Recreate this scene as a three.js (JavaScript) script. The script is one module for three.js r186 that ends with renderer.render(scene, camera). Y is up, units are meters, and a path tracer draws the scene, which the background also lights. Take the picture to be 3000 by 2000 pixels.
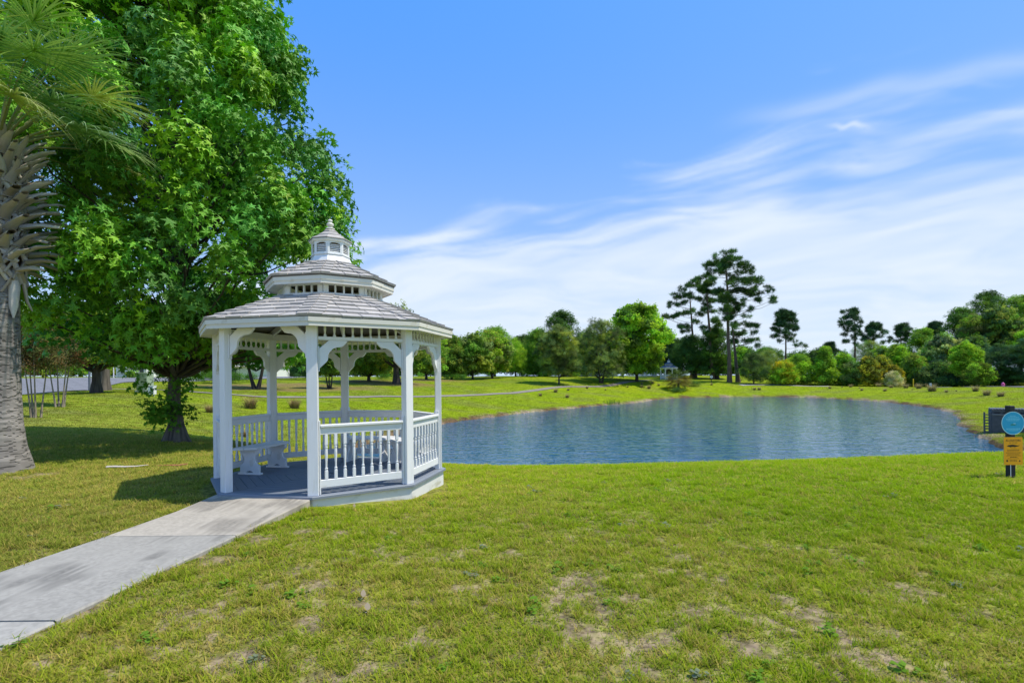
import * as THREE from 'three';
import { RoundedBoxGeometry } from 'three/addons/geometries/RoundedBoxGeometry.js';
import { mergeGeometries } from 'three/addons/utils/BufferGeometryUtils.js';
import { createNoise2D } from 'simplex-noise';

// ---------------------------------------------------------------- camera, sky, sun, exposure
const FOCAL = 1544, HORIZON = 1109, ROLL = 0.0106, EYE = 1.58;
const scene = new THREE.Scene();
const camera = new THREE.PerspectiveCamera(2 * Math.atan(HORIZON / FOCAL) * 180 / Math.PI, 1.5, 0.1, 4000);
camera.position.set(0, EYE, 0);
camera.rotation.z = -ROLL;
camera.setViewOffset(3000, 2 * HORIZON, 0, 0, 3000, 2000);
camera.updateProjectionMatrix();
camera.updateMatrixWorld();
const renderer = new THREE.WebGLRenderer({ antialias: true });
renderer.setSize(1024, 682);
renderer.toneMapping = THREE.LinearToneMapping;
renderer.toneMappingExposure = 1.05;
renderer.shadowMap.enabled = true;

function rng(seed) { let a = seed >>> 0; return () => { a = (a + 0x6D2B79F5) | 0; let t = Math.imul(a ^ (a >>> 15), 1 | a); t = (t + Math.imul(t ^ (t >>> 7), 61 | t)) ^ t; return ((t ^ (t >>> 14)) >>> 0) / 4294967296; }; }
const n2 = createNoise2D(rng(11)), n2b = createNoise2D(rng(23)), n2c = createNoise2D(rng(37));
const mix = (a, b, t) => a + (b - a) * t;
const clamp = (x, a = 0, b = 1) => Math.min(b, Math.max(a, x));
const smooth = (a, b, x) => { const t = clamp((x - a) / (b - a)); return t * t * (3 - 2 * t); };
const mix3 = (a, b, t) => [mix(a[0], b[0], t), mix(a[1], b[1], t), mix(a[2], b[2], t)];

const SUN = new THREE.Vector3(1.36, 2.5, 0.12).normalize();
{ // a computed sky of blue air, whiter low down and towards the sun, with drawn-out high cirrus
  const W = 2048, H = 1024, data = new Float32Array(W * H * 4);
  const sx = -0.91, sz = -0.415; // the way the cirrus is drawn out
  const fbm = (u, v, k, o) => { let s = 0, a = 0.5; for (let i = 0; i < o; i++) { s += a * n2(u + 7 * k, v - 3 * k); u = u * 2.03 + 1.7; v = v * 2.03 - 2.3; a *= 0.5; } return s; };
  for (let j = 0; j < H; j++) {
    const el = ((j + 0.5) / H - 0.5) * Math.PI, y = Math.sin(el), c = Math.cos(el);
    for (let i = 0; i < W; i++) {
      const az = ((i + 0.5) / W - 0.5) * 2 * Math.PI, x = c * Math.cos(az), z = c * Math.sin(az);
      const yy = Math.max(y, 0);
      const toSun = clamp(x * SUN.x + y * SUN.y + z * SUN.z);
      const f = 1 - Math.exp(-Math.pow(yy * 3.15, 1.35));
      let col = mix3([0.60, 0.78, 0.97], [0.030, 0.285, 0.97], f);
      col = mix3(col, [0.36, 0.65, 1.0], 0.6 * Math.pow(toSun, 2.2));
      col = mix3(col, [0.95, 0.97, 1.0], 0.7 * Math.pow(toSun, 26));
      // cirrus, on a high flat layer
      const k = 1 / (yy + 0.012), px = x * k, pz = z * k;
      const u = px * sx + pz * sz, v = -px * sz + pz * sx;
      const vv = Math.abs(v);
      const U = u / (1 + 0.22 * vv), Lv = Math.log(1 + vv);
      const warp = 0.35 * n2b(U * 0.8, Lv * 1.3) + 0.10 * n2b(U * 2.2 + 5, Lv * 3);
      const streak = fbm(U * 0.75 + warp, Lv * 3.4 + warp * 1.5, 1, 5);
      const fine = fbm(U * 2.2 + warp, Lv * 13 + warp * 2.5, 2, 4);
      let veil = smooth(2.45, 3.6, vv + 0.9 * streak + 0.25 * fine - (v > 0 ? 0.10 * u : 0));
      let cl = veil * clamp(0.80 + 0.36 * streak + 0.13 * fine, 0.3, 1);
      if (v > 0) {
        const e1 = Math.exp(-Math.pow((v - 2.17 - 0.03 * n2c(u * 3, 1)) / 0.075, 2)) * smooth(0.18, -0.25, u) * smooth(-2.2, -0.8, u);
        cl = Math.max(cl, 0.42 * e1 * (0.8 + 0.4 * fine));
        const e2 = Math.exp(-Math.pow((v - 2.41 + 0.35 * (u + 0.38) - 0.03 * n2c(u * 14, 4)) / 0.028, 2) - Math.pow((u + 0.36) / 0.085, 2));
        cl = Math.max(cl, 0.85 * e2);
        const e3 = Math.exp(-Math.pow((v - 2.62 - 0.05 * n2c(u * 4, 9)) / 0.10, 2)) * smooth(-0.3, -0.8, u) * smooth(-3, -1.2, u);
        cl = Math.max(cl, 0.6 * e3 * (0.8 + 0.5 * fine));
      }
      cl *= smooth(0.0, 0.05, yy);
      col = mix3(col, [0.78, 0.87, 0.985], clamp(cl) * 0.93);
      if (y < 0) col = [0.40, 0.48, 0.55];
      const o = (j * W + i) * 4;
      data[o] = col[0]; data[o + 1] = col[1]; data[o + 2] = col[2]; data[o + 3] = 1;
    }
  }
  const sky = new THREE.DataTexture(data, W, H, THREE.RGBAFormat, THREE.FloatType);
  sky.mapping = THREE.EquirectangularReflectionMapping; sky.magFilter = sky.minFilter = THREE.LinearFilter; sky.needsUpdate = true;
  scene.background = sky; scene.environment = sky;
}
const sun = new THREE.DirectionalLight(new THREE.Color().setRGB(1.0, 0.92, 0.78), 4.7);
sun.position.copy(SUN).multiplyScalar(120).add(new THREE.Vector3(0, 0, -40));
sun.target.position.set(0, 0, -40);
sun.castShadow = true;
Object.assign(sun.shadow.camera, { left: -110, right: 110, top: 110, bottom: -110, near: 1, far: 300 });
scene.add(sun, sun.target);

// ---------------------------------------------------------------- helpers
const used = {};
function numbered(name) { const n = used[name] = (used[name] ?? -1) + 1; return n ? `${name}_${String(n).padStart(3, '0')}` : name; }
function tag(o, label, category, group, kind) { o.userData.label = label; if (category) o.userData.category = category; if (group) o.userData.group = group; if (kind) o.userData.kind = kind; return o; }
function thing(name, label, category, [x, y, z] = [0, 0, 0], group) {
  const o = new THREE.Group(); o.name = numbered(name); o.position.set(x, y, z); scene.add(o);
  return tag(o, label, category, group);
}
function part(name, geo, mat, parent, label) {
  const m = new THREE.Mesh(geo, mat); m.name = name; m.castShadow = m.receiveShadow = true; parent.add(m);
  if (label) m.userData.label = label;
  return m;
}
function struct(name, geo, mat, label, category) {
  const m = new THREE.Mesh(geo, mat); m.name = name; m.receiveShadow = m.castShadow = true; scene.add(m);
  m.userData.kind = 'structure'; m.userData.label = label; m.userData.category = category; return m;
}
const V = (x, y, z) => new THREE.Vector3(x, y, z);
// a sight line through a point of the 3000 x 2000 photograph, as measured: [right, down] per metre of distance
function sight(px, py) { const a = px - 1500, b = py - HORIZON, c = Math.cos(ROLL), s = Math.sin(ROLL); return [(a * c - b * s) / FOCAL, (b * c + a * s) / FOCAL]; }
function P(px, py, d) { const [u, v] = sight(px, py); return [u * d, EYE - v * d, -d]; }
const BX = (w, h, d, x = 0, y = 0, z = 0, r = 0.004) => { const g = r ? new RoundedBoxGeometry(w, h, d, 1, Math.min(r, w / 2.1, h / 2.1, d / 2.1)) : new THREE.BoxGeometry(w, h, d); g.translate(x, y, z); return g; };
const merge = list => mergeGeometries(list.map(g => { const q = g.index ? g.toNonIndexed() : g; for (const k of Object.keys(q.attributes)) if (!['position', 'normal', 'uv'].includes(k)) q.deleteAttribute(k); return q; }));
function fromTris(pos, uv) { // flat-shaded triangles
  const g = new THREE.BufferGeometry(); g.setAttribute('position', new THREE.Float32BufferAttribute(pos, 3));
  g.setAttribute('uv', new THREE.Float32BufferAttribute(uv ?? new Float32Array(pos.length / 3 * 2), 2)); g.computeVertexNormals(); return g;
}
function tube(pts, radii, sides = 7, vScale = 1) { // a tapering bent limb
  const pos = [], uv = [], idx = [], n = pts.length; let along = 0, ref = V(0.31, 0.05, 0.95);
  for (let i = 0; i < n; i++) {
    const t = pts[Math.min(i + 1, n - 1)].clone().sub(pts[Math.max(i - 1, 0)]).normalize();
    const a = ref.clone().sub(t.clone().multiplyScalar(ref.dot(t))).normalize(), b = t.clone().cross(a); ref = a;
    if (i) along += pts[i].distanceTo(pts[i - 1]);
    for (let k = 0; k <= sides; k++) {
      const w = k / sides * 2 * Math.PI, r = typeof radii === 'function' ? radii(i / (n - 1), w) : radii[i];
      const p = pts[i].clone().addScaledVector(a, Math.cos(w) * r).addScaledVector(b, Math.sin(w) * r);
      pos.push(p.x, p.y, p.z); uv.push(k / sides, along * vScale);
    }
  }
  for (let i = 0; i < n - 1; i++) for (let k = 0; k < sides; k++) { const q = i * (sides + 1) + k; idx.push(q, q + 1, q + sides + 1, q + 1, q + sides + 2, q + sides + 1); }
  const g = new THREE.BufferGeometry(); g.setAttribute('position', new THREE.Float32BufferAttribute(pos, 3)); g.setAttribute('uv', new THREE.Float32BufferAttribute(uv, 2)); g.setIndex(idx); g.computeVertexNormals(); return g;
}
// periodic value noise for tiling textures
function tileNoise(seed) {
  const r = rng(seed), T = new Float32Array(65536); for (let i = 0; i < 65536; i++) T[i] = r();
  return (x, y, p, q = p) => { const xi = Math.floor(x), yi = Math.floor(y); let fx = x - xi, fy = y - yi; fx = fx * fx * (3 - 2 * fx); fy = fy * fy * (3 - 2 * fy);
    const at = (a, b) => T[((((a % p) + p) % p) * 251 + (((b % q) + q) % q) * 59) & 65535];
    return mix(mix(at(xi, yi), at(xi + 1, yi), fx), mix(at(xi, yi + 1), at(xi + 1, yi + 1), fx), fy); };
}
function texture(w, h, fn, srgb = false) { // fn(u, v) -> linear grey or [r, g, b], tiling
  const d = new Uint8Array(w * h * 4);
  const enc = c => { c = clamp(c); return Math.round(255 * (srgb ? (c <= 0.0031308 ? c * 12.92 : 1.055 * Math.pow(c, 1 / 2.4) - 0.055) : c)); };
  for (let j = 0; j < h; j++) for (let i = 0; i < w; i++) { const c = fn((i + 0.5) / w, (j + 0.5) / h), o = (j * w + i) * 4; if (typeof c === 'number') d[o] = d[o + 1] = d[o + 2] = enc(c); else { d[o] = enc(c[0]); d[o + 1] = enc(c[1]); d[o + 2] = enc(c[2]); } d[o + 3] = 255; }
  const t = new THREE.DataTexture(d, w, h); t.wrapS = t.wrapT = THREE.RepeatWrapping; t.magFilter = THREE.LinearFilter; t.minFilter = THREE.LinearMipmapLinearFilter; if (srgb) t.colorSpace = THREE.SRGBColorSpace; t.needsUpdate = true; return t;
}
const rep = (t, x, y) => { const c = t.clone(); c.repeat.set(x, y); c.needsUpdate = true; return c; };
const lin = (r, g, b) => new THREE.Color().setRGB(r, g, b);
const std = (c, o = {}) => new THREE.MeshStandardMaterial({ color: lin(...c), roughness: 0.8, ...o });
const leafy = (o = {}) => new THREE.MeshPhysicalMaterial({ color: 0xffffff, roughness: 0.95, specularIntensity: 0.2, transmission: 0.45, thickness: 0, side: THREE.DoubleSide, ...o });

// ---------------------------------------------------------------- materials
const tn = tileNoise(5);
const fractal = (u, v, p, o = 4) => { let s = 0, a = 0.5, w = 0; for (let i = 0; i < o; i++) { s += a * tn(u * p, v * p, p); w += a; p *= 2; a *= 0.5; } return s / w; };
const grainTex = texture(256, 256, (u, v) => 0.62 + 0.38 * fractal(u, v, 16, 4), true);
const speckTex = texture(512, 512, (u, v) => clamp(0.55 + 0.9 * (fractal(u, v, 64, 3) - 0.5) + 0.35 * (fractal(u, v, 6, 3) - 0.4)), true);
const graniteTex = texture(256, 256, (u, v) => 0.74 + 0.26 * fractal(u, v, 40, 3), true);
const bumpTex = texture(256, 256, (u, v) => fractal(u, v, 12, 5));
const woodTex = texture(256, 256, (u, v) => 0.8 + 0.2 * (0.6 * tn(u * 4, v * 90, 4, 90) + 0.4 * fractal(u, v, 10, 4)), true);
const vinylTex = texture(256, 256, (u, v) => { const g = 0.91 + 0.09 * fractal(u, v, 7, 4); const d = smooth(0.66, 0.78, fractal(u + 0.3, v + 0.7, 9, 4)); return [g * (1 - 0.12 * d), g * (1 - 0.14 * d), g * (1 - 0.2 * d)]; }, true);
const barkTex = texture(256, 512, (u, v) => { const f = tn(u * 18 + 1.6 * fractal(u, v, 6, 3), v * 9, 18, 9), g = fractal(u, v, 24, 3); return clamp(0.28 + 0.55 * f + 0.25 * (g - 0.5)); });
const barkCol = texture(256, 512, (u, v) => { const f = tn(u * 18 + 1.6 * fractal(u, v, 6, 3), v * 9, 18, 9), g = fractal(u, v, 24, 3); const k = clamp(0.35 + 0.55 * f + 0.4 * (g - 0.5)); return [k, k * 0.93, k * 0.85]; }, true);
const M = {
  white: std([0.80, 0.81, 0.82], { roughness: 0.42, map: vinylTex }),
  skirt: std([0.74, 0.745, 0.74], { roughness: 0.5, map: texture(256, 256, (u, v) => { const g = 0.9 + 0.1 * fractal(u, v, 7, 4), d = smooth(0.52, 0.75, fractal(u * 0.5 + 0.3, v + 0.7, 8, 5)); return [g * (1 - 0.35 * d), g * (1 - 0.38 * d), g * (1 - 0.48 * d)]; }, true) }),
  timber: std([0.32, 0.25, 0.18], { roughness: 0.9, map: woodTex }),
  cream: std([0.72, 0.70, 0.63], { roughness: 0.6, map: vinylTex }),
  deck: std([0.17, 0.20, 0.25], { roughness: 0.6, map: woodTex, bumpMap: woodTex, bumpScale: 0.002 }),
  rim: std([0.22, 0.25, 0.30], { roughness: 0.6, map: woodTex }),
  soffit: std([0.20, 0.18, 0.155], { roughness: 0.85, map: woodTex }),
  dark: std([0.012, 0.013, 0.015], { roughness: 0.6 }),
  shingle: [[0.47, 0.445, 0.42], [0.42, 0.40, 0.38], [0.52, 0.49, 0.455], [0.45, 0.43, 0.415], [0.37, 0.35, 0.33]].map(c => new THREE.MeshPhysicalMaterial({ color: lin(...c), roughness: 1, specularIntensity: 0.2, map: graniteTex })),
  bark: std([0.17, 0.155, 0.14], { roughness: 0.95, map: rep(barkCol, 2, 0.7), bumpMap: rep(barkTex, 2, 0.7), bumpScale: 0.03 }),
  barkDark: std([0.085, 0.075, 0.065], { roughness: 0.95, map: rep(barkCol, 2, 0.5), bumpMap: rep(barkTex, 2, 0.5), bumpScale: 0.03 }),
  barkPine: std([0.20, 0.15, 0.12], { roughness: 0.95, map: rep(barkCol, 2, 0.3), bumpMap: rep(barkTex, 2, 0.3), bumpScale: 0.04 }),
  barkPale: std([0.42, 0.38, 0.33], { roughness: 0.9, map: rep(barkCol, 1, 1) }),
  leaf: leafy(),
  gloss: leafy({ roughness: 0.6, specularIntensity: 0.65, transmission: 0.25 }),
  needle: leafy({ transmission: 0.2 }),
  grass: leafy({ transmission: 0.45, specularIntensity: 0.04 }),
};
// ---------------------------------------------------------------- the lie of the land
const POND = -1.9;
function waterAt(px, py) { const [u, v] = sight(px, py), d = (EYE - POND) / v; return V(u * d, -d, 0); }
const shoreKeys = [[1040, 1318], [1150, 1280], [1297, 1242], [1410, 1226], [1530, 1211], [1650, 1199], [1764, 1188], [1850, 1181], [1920, 1172], [1987, 1166], [2150, 1163], [2330, 1163], [2410, 1167], [2543, 1174], [2640, 1183], [2720, 1194], [2778, 1207], [2806, 1226], [2812, 1249], [2859, 1279], [2928, 1315]].map(p => waterAt(...p));
for (const [x, z] of [[20.5, -20.6], [16, -18.3], [9, -17.6], [3, -17.4], [-2, -18.4], [-5.4, -21], [-7.6, -24.4]]) shoreKeys.push(V(x, z, 0));
const shore = new THREE.CatmullRomCurve3(shoreKeys, true, 'centripetal').getPoints(220).slice(0, 220).map((p, i) => { const n = 0.35 * n2(i * 0.31, 3); return [p.x + n, p.y + 0.5 * n2(i * 0.27, 8) * smooth(20, 50, -p.y)]; });
const SB = shore.reduce((b, p) => [Math.min(b[0], p[0]), Math.max(b[1], p[0]), Math.min(b[2], p[1]), Math.max(b[3], p[1])], [1e9, -1e9, 1e9, -1e9]);
function fromShore(x, z) { // distance from the water's edge, negative over the pond
  const far = Math.max(SB[0] - x, x - SB[1], SB[2] - z, z - SB[3]); if (far > 26) return far;
  let best = 1e9, inside = false;
  for (let i = 0, j = shore.length - 1; i < shore.length; j = i++) {
    const [ax, az] = shore[j], [bx, bz] = shore[i], ex = bx - ax, ez = bz - az, t = clamp(((x - ax) * ex + (z - az) * ez) / (ex * ex + ez * ez + 1e-9));
    const dx = x - ax - t * ex, dz = z - az - t * ez; best = Math.min(best, dx * dx + dz * dz);
    if ((az > z) !== (bz > z) && x < ax + (z - az) / (bz - az) * ex) inside = !inside;
  }
  return inside ? -Math.sqrt(best) : Math.sqrt(best);
}
const upland = [ // surveyed points of the ground away from the pond: [x, y, z]
  [0, 0, 4], [-8, 0, 4], [8, 0, 4], [0, 0, -3], [-4, 0, -3], [5, 0, -4], [0, 0, -6], [-6, 0.03, -6], [6, -0.03, -6.5], [-3.3, 0.02, -7], [-2.1, -0.05, -6.75], [-1.25, -0.15, -7.5], [-0.9, -0.2, -9.0], [0.5, -0.10, -8.5], [4, 0.0, -9.5], [7.6, -0.02, -8.1], [9, 0.0, -9.5], [12, 0.08, -11], [-1.5, -0.22, -9.9], [-3, -0.15, -11], [-5, 0.02, -9],
  ...[[85, 1385, 9.4], [512, 1285, 14], [90, 1222, 20.5], [165, 1190, 26], [283, 1148, 34], [560, 1250, 19], [617, 1202, 27], [733, 1186, 33], [862, 1190, 34],
    [300, 1142, 41], [560, 1149, 40], [760, 1159, 43], [1000, 1158, 50], [1310, 1152, 60], [1530, 1148, 74], [1780, 1128, 92],
    [200, 1146, 44], [60, 1165, 36], [200, 1107, 68], [400, 1110, 68], [620, 1118, 70], [767, 1140, 57], [956, 1138, 62], [1164, 1124, 72], [1253, 1113, 85], [1381, 1112, 95], [1631, 1123, 87], [1498, 1103, 112], [1762, 1118, 95], [1846, 1113, 101],
    [1960, 1112, 116], [2043, 1107, 120], [2138, 1120, 105], [2250, 1101, 145], [2208, 1123, 104], [2330, 1128, 101], [2420, 1131, 98], [2560, 1131, 96], [2680, 1134, 94], [2800, 1135, 86], [2900, 1133, 78], [2990, 1133, 70], [2990, 1150, 56], [3050, 1180, 45], [3100, 1210, 38]].map(p => P(...p)),
  [-60, 2.0, -40], [-40, 1.4, -20], [-20, 0.4, -8], [-60, 1, 0], [40, -0.3, -10], [70, -0.4, -50], [90, -0.3, -100], [30, -0.2, -14], [0, 2.2, -170], [-90, 2.6, -120], [90, 1.5, -190], [0, 0, 60], [-80, 1, 60], [80, 0, 60],
];
const tpsPhi = r2 => r2 < 1e-9 ? 0 : 0.5 * r2 * Math.log(r2);
const tps = (() => {
  const n = upland.length, N = n + 3, A = Array.from({ length: N }, () => new Float64Array(N + 1));
  for (let i = 0; i < n; i++) {
    for (let j = 0; j < n; j++) { const dx = (upland[i][0] - upland[j][0]) / 30, dz = (upland[i][2] - upland[j][2]) / 30; A[i][j] = tpsPhi(dx * dx + dz * dz) + (i === j ? 0.006 : 0); }
    A[i][n] = A[n][i] = 1; A[i][n + 1] = A[n + 1][i] = upland[i][0] / 30; A[i][n + 2] = A[n + 2][i] = upland[i][2] / 30; A[i][N] = upland[i][1];
  }
  for (let c = 0; c < N; c++) {
    let p = c; for (let r = c + 1; r < N; r++) if (Math.abs(A[r][c]) > Math.abs(A[p][c])) p = r;
    [A[c], A[p]] = [A[p], A[c]];
    for (let r = 0; r < N; r++) if (r !== c && A[r][c]) { const f = A[r][c] / A[c][c]; for (let k = c; k <= N; k++) A[r][k] -= f * A[c][k]; }
  }
  return A.map((r, i) => r[N] / r[i]);
})();
function uplandAt(x, z) {
  const far = Math.hypot(x, z), lim = 190; if (far > lim) { x *= lim / far; z *= lim / far; }
  const n = upland.length; let s = tps[n] + tps[n + 1] * x / 30 + tps[n + 2] * z / 30;
  for (let i = 0; i < n; i++) { const dx = (x - upland[i][0]) / 30, dz = (z - upland[i][2]) / 30; s += tps[i] * tpsPhi(dx * dx + dz * dz); }
  return s;
}
function ground(x, z) {
  const s = fromShore(x, z); if (s < 0) return POND - Math.min(1.2, 0.15 - s * 0.3);
  const d = Math.hypot(x, z), W = mix(9.6, 19, smooth(18, 46, d)), lip = 0.16, t = clamp(s / W), g = 1 - (1 - t) * (1 - t);
  let y = uplandAt(x, z); if (t < 1) y = POND + lip * smooth(-0.02, 0.22, s) - 0.1 * smooth(0.3, 0, s) + (y - POND - lip) * g;
  return y + 0.012 * n2b(x * 1.3, z * 1.3) * smooth(30, 3, d) + 0.05 * n2b(x * 0.14, z * 0.14) * smooth(2, 9, s) * smooth(9, 20, d);
}
function G(px, py) { // where that sight line meets the ground
  const [u, v] = sight(px, py); let a = 2, b = 2;
  while (b < 250) { b = a * 1.01; if (EYE - v * b < ground(u * b, -b)) break; a = b; }
  for (let i = 0; i < 14; i++) { const m = (a + b) / 2; if (EYE - v * m < ground(u * m, -m)) b = m; else a = m; }
  return [u * b, ground(u * b, -b), -b];
}
function at(px, py, d) { const p = P(px, py, d); return [p[0], ground(p[0], p[2]), p[2]]; }

// how bare and how dry the turf is
const bareSpots = [[2370, 1800, .34], [2440, 1850, .24], [2300, 1760, .22], [1690, 1700, .36], [1850, 1750, .26], [1640, 1760, .3], [760, 1580, .34], [880, 1560, .3], [640, 1640, .26], [990, 1640, .2], [1000, 1560, .2], [560, 1800, .25], [900, 1830, .25], [1230, 1880, .2], [1500, 1620, .25], [2650, 1720, .2], [2200, 1900, .3], [1740, 1860, .28], [130, 1880 + 60, .15], [300, 1560, .15], [130, 1390, .5], [60, 1400, .5], [2600, 1930, .25], [1050, 1770, .2], [2030, 1790, .25]].map(([px, py, r]) => { const p = G(px, py); return [p[0], p[2], r * 0.62]; });
function bare(x, z) {
  const d = Math.hypot(x, z);
  let b = 0.42 + 0.28 * n2(x * 0.9, z * 0.9) + 0.30 * n2b(x * 2.9, z * 2.9) + 0.30 * n2c(x * 7.5, z * 7.5) + 0.16 * n2(x * 16, z * 16);
  b = smooth(mix(0.32, 0.5, smooth(3.5, 7, d)), 1.0, b) * mix(0.95, 0.22, smooth(4.6, 7.6, d)) * (x > 1 ? mix(1, 0.75, smooth(1, 4, x)) : 1);
  for (const [sx, sz, r] of bareSpots) { const q = ((x - sx) ** 2 + (z - sz) ** 2) / (r * r); if (q < 4) b = Math.max(b, 0.9 * smooth(0.3, 0.95, Math.exp(-q * 1.1) + 0.32 * n2c(x * 6, z * 6) + 0.28 * n2b(x * 15, z * 15))); }
  return clamp(b);
}
function dry(x, z) { // straw mixed into the turf
  const d = Math.hypot(x, z); let k = 0.33 + 0.3 * n2(x * 0.16 + 4, z * 0.16) + 0.25 * n2b(x * 0.6, z * 0.6);
  k += 0.3 * smooth(6.2, 4.2, d) + 0.42 * smooth(-2.5, -6, x) * smooth(40, 20, -z) - 0.42 * smooth(-1.2, 2.2, x) * smooth(5.2, 7.5, d) * smooth(20, 14, d) + 0.22 * smooth(1.2, -0.8, x) * smooth(-3, -1.5, x) * smooth(9, 7, d);
  return clamp(k);
}
const pathPts = [[-60, -42], ...[[60, 1150, 44], [300, 1141, 41.5], [560, 1149, 41], [760, 1159, 43], [1000, 1158, 50], [1310, 1152, 60], [1430, 1150, 67], [1530, 1147, 75], [1640, 1140, 83], [1780, 1128, 93], [1880, 1122, 103], [1940, 1120, 108]].map(p => { const q = P(...p); return [q[0], q[2]]; })];
const GREEN = [0.15, 0.238, 0.006], LUSH = [0.212, 0.295, 0.003], STRAW = [0.34, 0.265, 0.06], SOIL = [0.27, 0.198, 0.138], DULL = [0.16, 0.17, 0.05];
function turf(x, z, s) {
  const d = Math.hypot(x, z);
  let c = mix3(GREEN, LUSH, clamp(0.35 + 0.5 * n2(x * 0.07, z * 0.07) + 0.3 * n2c(x * 0.35, z * 0.35) + 0.25 * smooth(0, 8, x)));
  c = mix3(c, STRAW, 0.55 * dry(x, z) * (d < 25 ? 1 : 0.6));
  c = mix3(c, DULL, 0.5 * smooth(-2.5, -5, x) * smooth(42, 26, d));
  if (d > 20) { const bank = smooth(18, 2, s); c = mix3(c, LUSH, 0.5 * bank); c = mix3(c, DULL, 0.5 * smooth(0.1, 0.8, n2(x * 0.12 + 9, z * 0.2))); }
  return c;
}
const shadeTrees = [[767, 1141, 57], [690, 1130, 62], [860, 1132, 66], [957, 1139, 62], [1056, 1116, 76], [1166, 1125, 72], [1253, 1114, 86]].map(p => P(...p));
function strawBed(x, z) { let b = 0; for (const p of shadeTrees) b = Math.max(b, smooth(6.5, 2.5, Math.hypot((x - p[0]) * 0.8, z - p[2]) + 1.6 * n2(x * 0.3, z * 0.3))); return b; }
{ // one sheet from under the camera to the horizon, finer where it is near
  const pos = [], col = [], uv = [], idx = [], rings = [], angs = [];
  for (let r = 0.6; r < 1700; r *= r < 130 ? 1.0165 : 1.06) rings.push(r);
  for (let a = -52; a <= 52.01; a += 0.26) angs.push(a);
  for (let a = 58; a < 308; a += 8) angs.push(a);
  angs.push(308);
  for (const r of rings) for (const a of angs) {
    const w = a * Math.PI / 180, x = r * Math.sin(w), z = -r * Math.cos(w);
    pos.push(x, ground(x, z), z); uv.push(x / 4.7, z / 4.7);
    const s = fromShore(x, z); let c = turf(x, z, s); if (r < 18) c = mix3(c, [0.175, 0.15, 0.05], 0.55 * smooth(17, 10, r)); if (r < 22) c = mix3(c, SOIL, 0.85 * bare(x, z)); 
    // the bared earth at the water's edge
    const edge = smooth(1.1, 0.25, s + 0.5 * n2b(x * 0.5, z * 0.5)) * smooth(16, 24, r); c = mix3(c, mix3([0.13, 0.085, 0.045], [0.34, 0.27, 0.18], clamp(0.3 + 0.8 * n2c(x * 0.16, z * 0.16))), edge);
    // pine straw and bare ground under the trees of the left bank
    c = mix3(c, [0.20, 0.135, 0.065], 0.8 * strawBed(x, z));
    col.push(c[0] / 0.72, c[1] / 0.72, c[2] / 0.72);
  }
  const n = angs.length;
  for (let i = 0; i < rings.length - 1; i++) for (let k = 0; k < n - 1; k++) { const q = i * n + k; idx.push(q, q + n, q + 1, q + 1, q + n, q + n + 1); }
  const g = new THREE.BufferGeometry(); g.setAttribute('position', new THREE.Float32BufferAttribute(pos, 3)); g.setAttribute('color', new THREE.Float32BufferAttribute(col, 3)); g.setAttribute('uv', new THREE.Float32BufferAttribute(uv, 2)); g.setIndex(idx); g.computeVertexNormals();
  const turfMap = texture(1024, 1024, (u, v) => { const f = fractal(u, v, 96, 3), b = fractal(u, v, 14, 4), k = clamp(0.72 + 1.15 * (f - 0.5) + 0.5 * (b - 0.5)); const h = tn(u * 160, v * 160, 160); return [k * (0.93 + 0.14 * h), k, k * (0.8 + 0.4 * h)]; }, true);
  const turfBump = texture(512, 512, (u, v) => fractal(u, v, 64, 4));
  struct('ground', g, new THREE.MeshPhysicalMaterial({ color: 0xffffff, vertexColors: true, roughness: 1, specularIntensity: 0.1, map: turfMap, bumpMap: turfBump, bumpScale: 0.01 }), 'rolling lawn with straw and sandy patches around the pond', 'lawn');
}
{ // the pond
  const sh = new THREE.Shape(); const cx = 12, cz = -50;
  shore.forEach(([x, z], i) => { const k = 1 + 1.2 / Math.hypot(x - cx, z - cz); const X = cx + (x - cx) * k, Z = cz + (z - cz) * k; i ? sh.lineTo(X, -Z) : sh.moveTo(X, -Z); });
  const g = new THREE.ShapeGeometry(sh); g.rotateX(-Math.PI / 2); g.translate(0, POND, 0);
  const p = g.attributes.position, uv = []; for (let i = 0; i < p.count; i++) uv.push(p.getX(i) / 9, p.getZ(i) / 9); g.setAttribute('uv', new THREE.Float32BufferAttribute(uv, 2));
  const waves = texture(1024, 1024, (u, v) => 0.45 * tn(u * 8 + 0.9 * tn(u * 5, v * 5, 5), v * 34 + 0.5 * tn(u * 7, v * 7, 7), 8, 34) + 0.35 * tn(u * 18 + 1.2 * tn(u * 9, v * 9, 9), v * 76 + 0.9 * tn(u * 12, v * 12, 12), 18, 76) + 0.2 * tn(u * 44, v * 150, 44, 150));
  struct('water', g, new THREE.MeshPhysicalMaterial({ color: lin(0.001, 0.080, 0.172), roughness: 0.045, ior: 1.34, bumpMap: waves, bumpScale: 0.042 }), 'blue rippled pond reflecting the trees and sky', 'pond');
}
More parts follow.
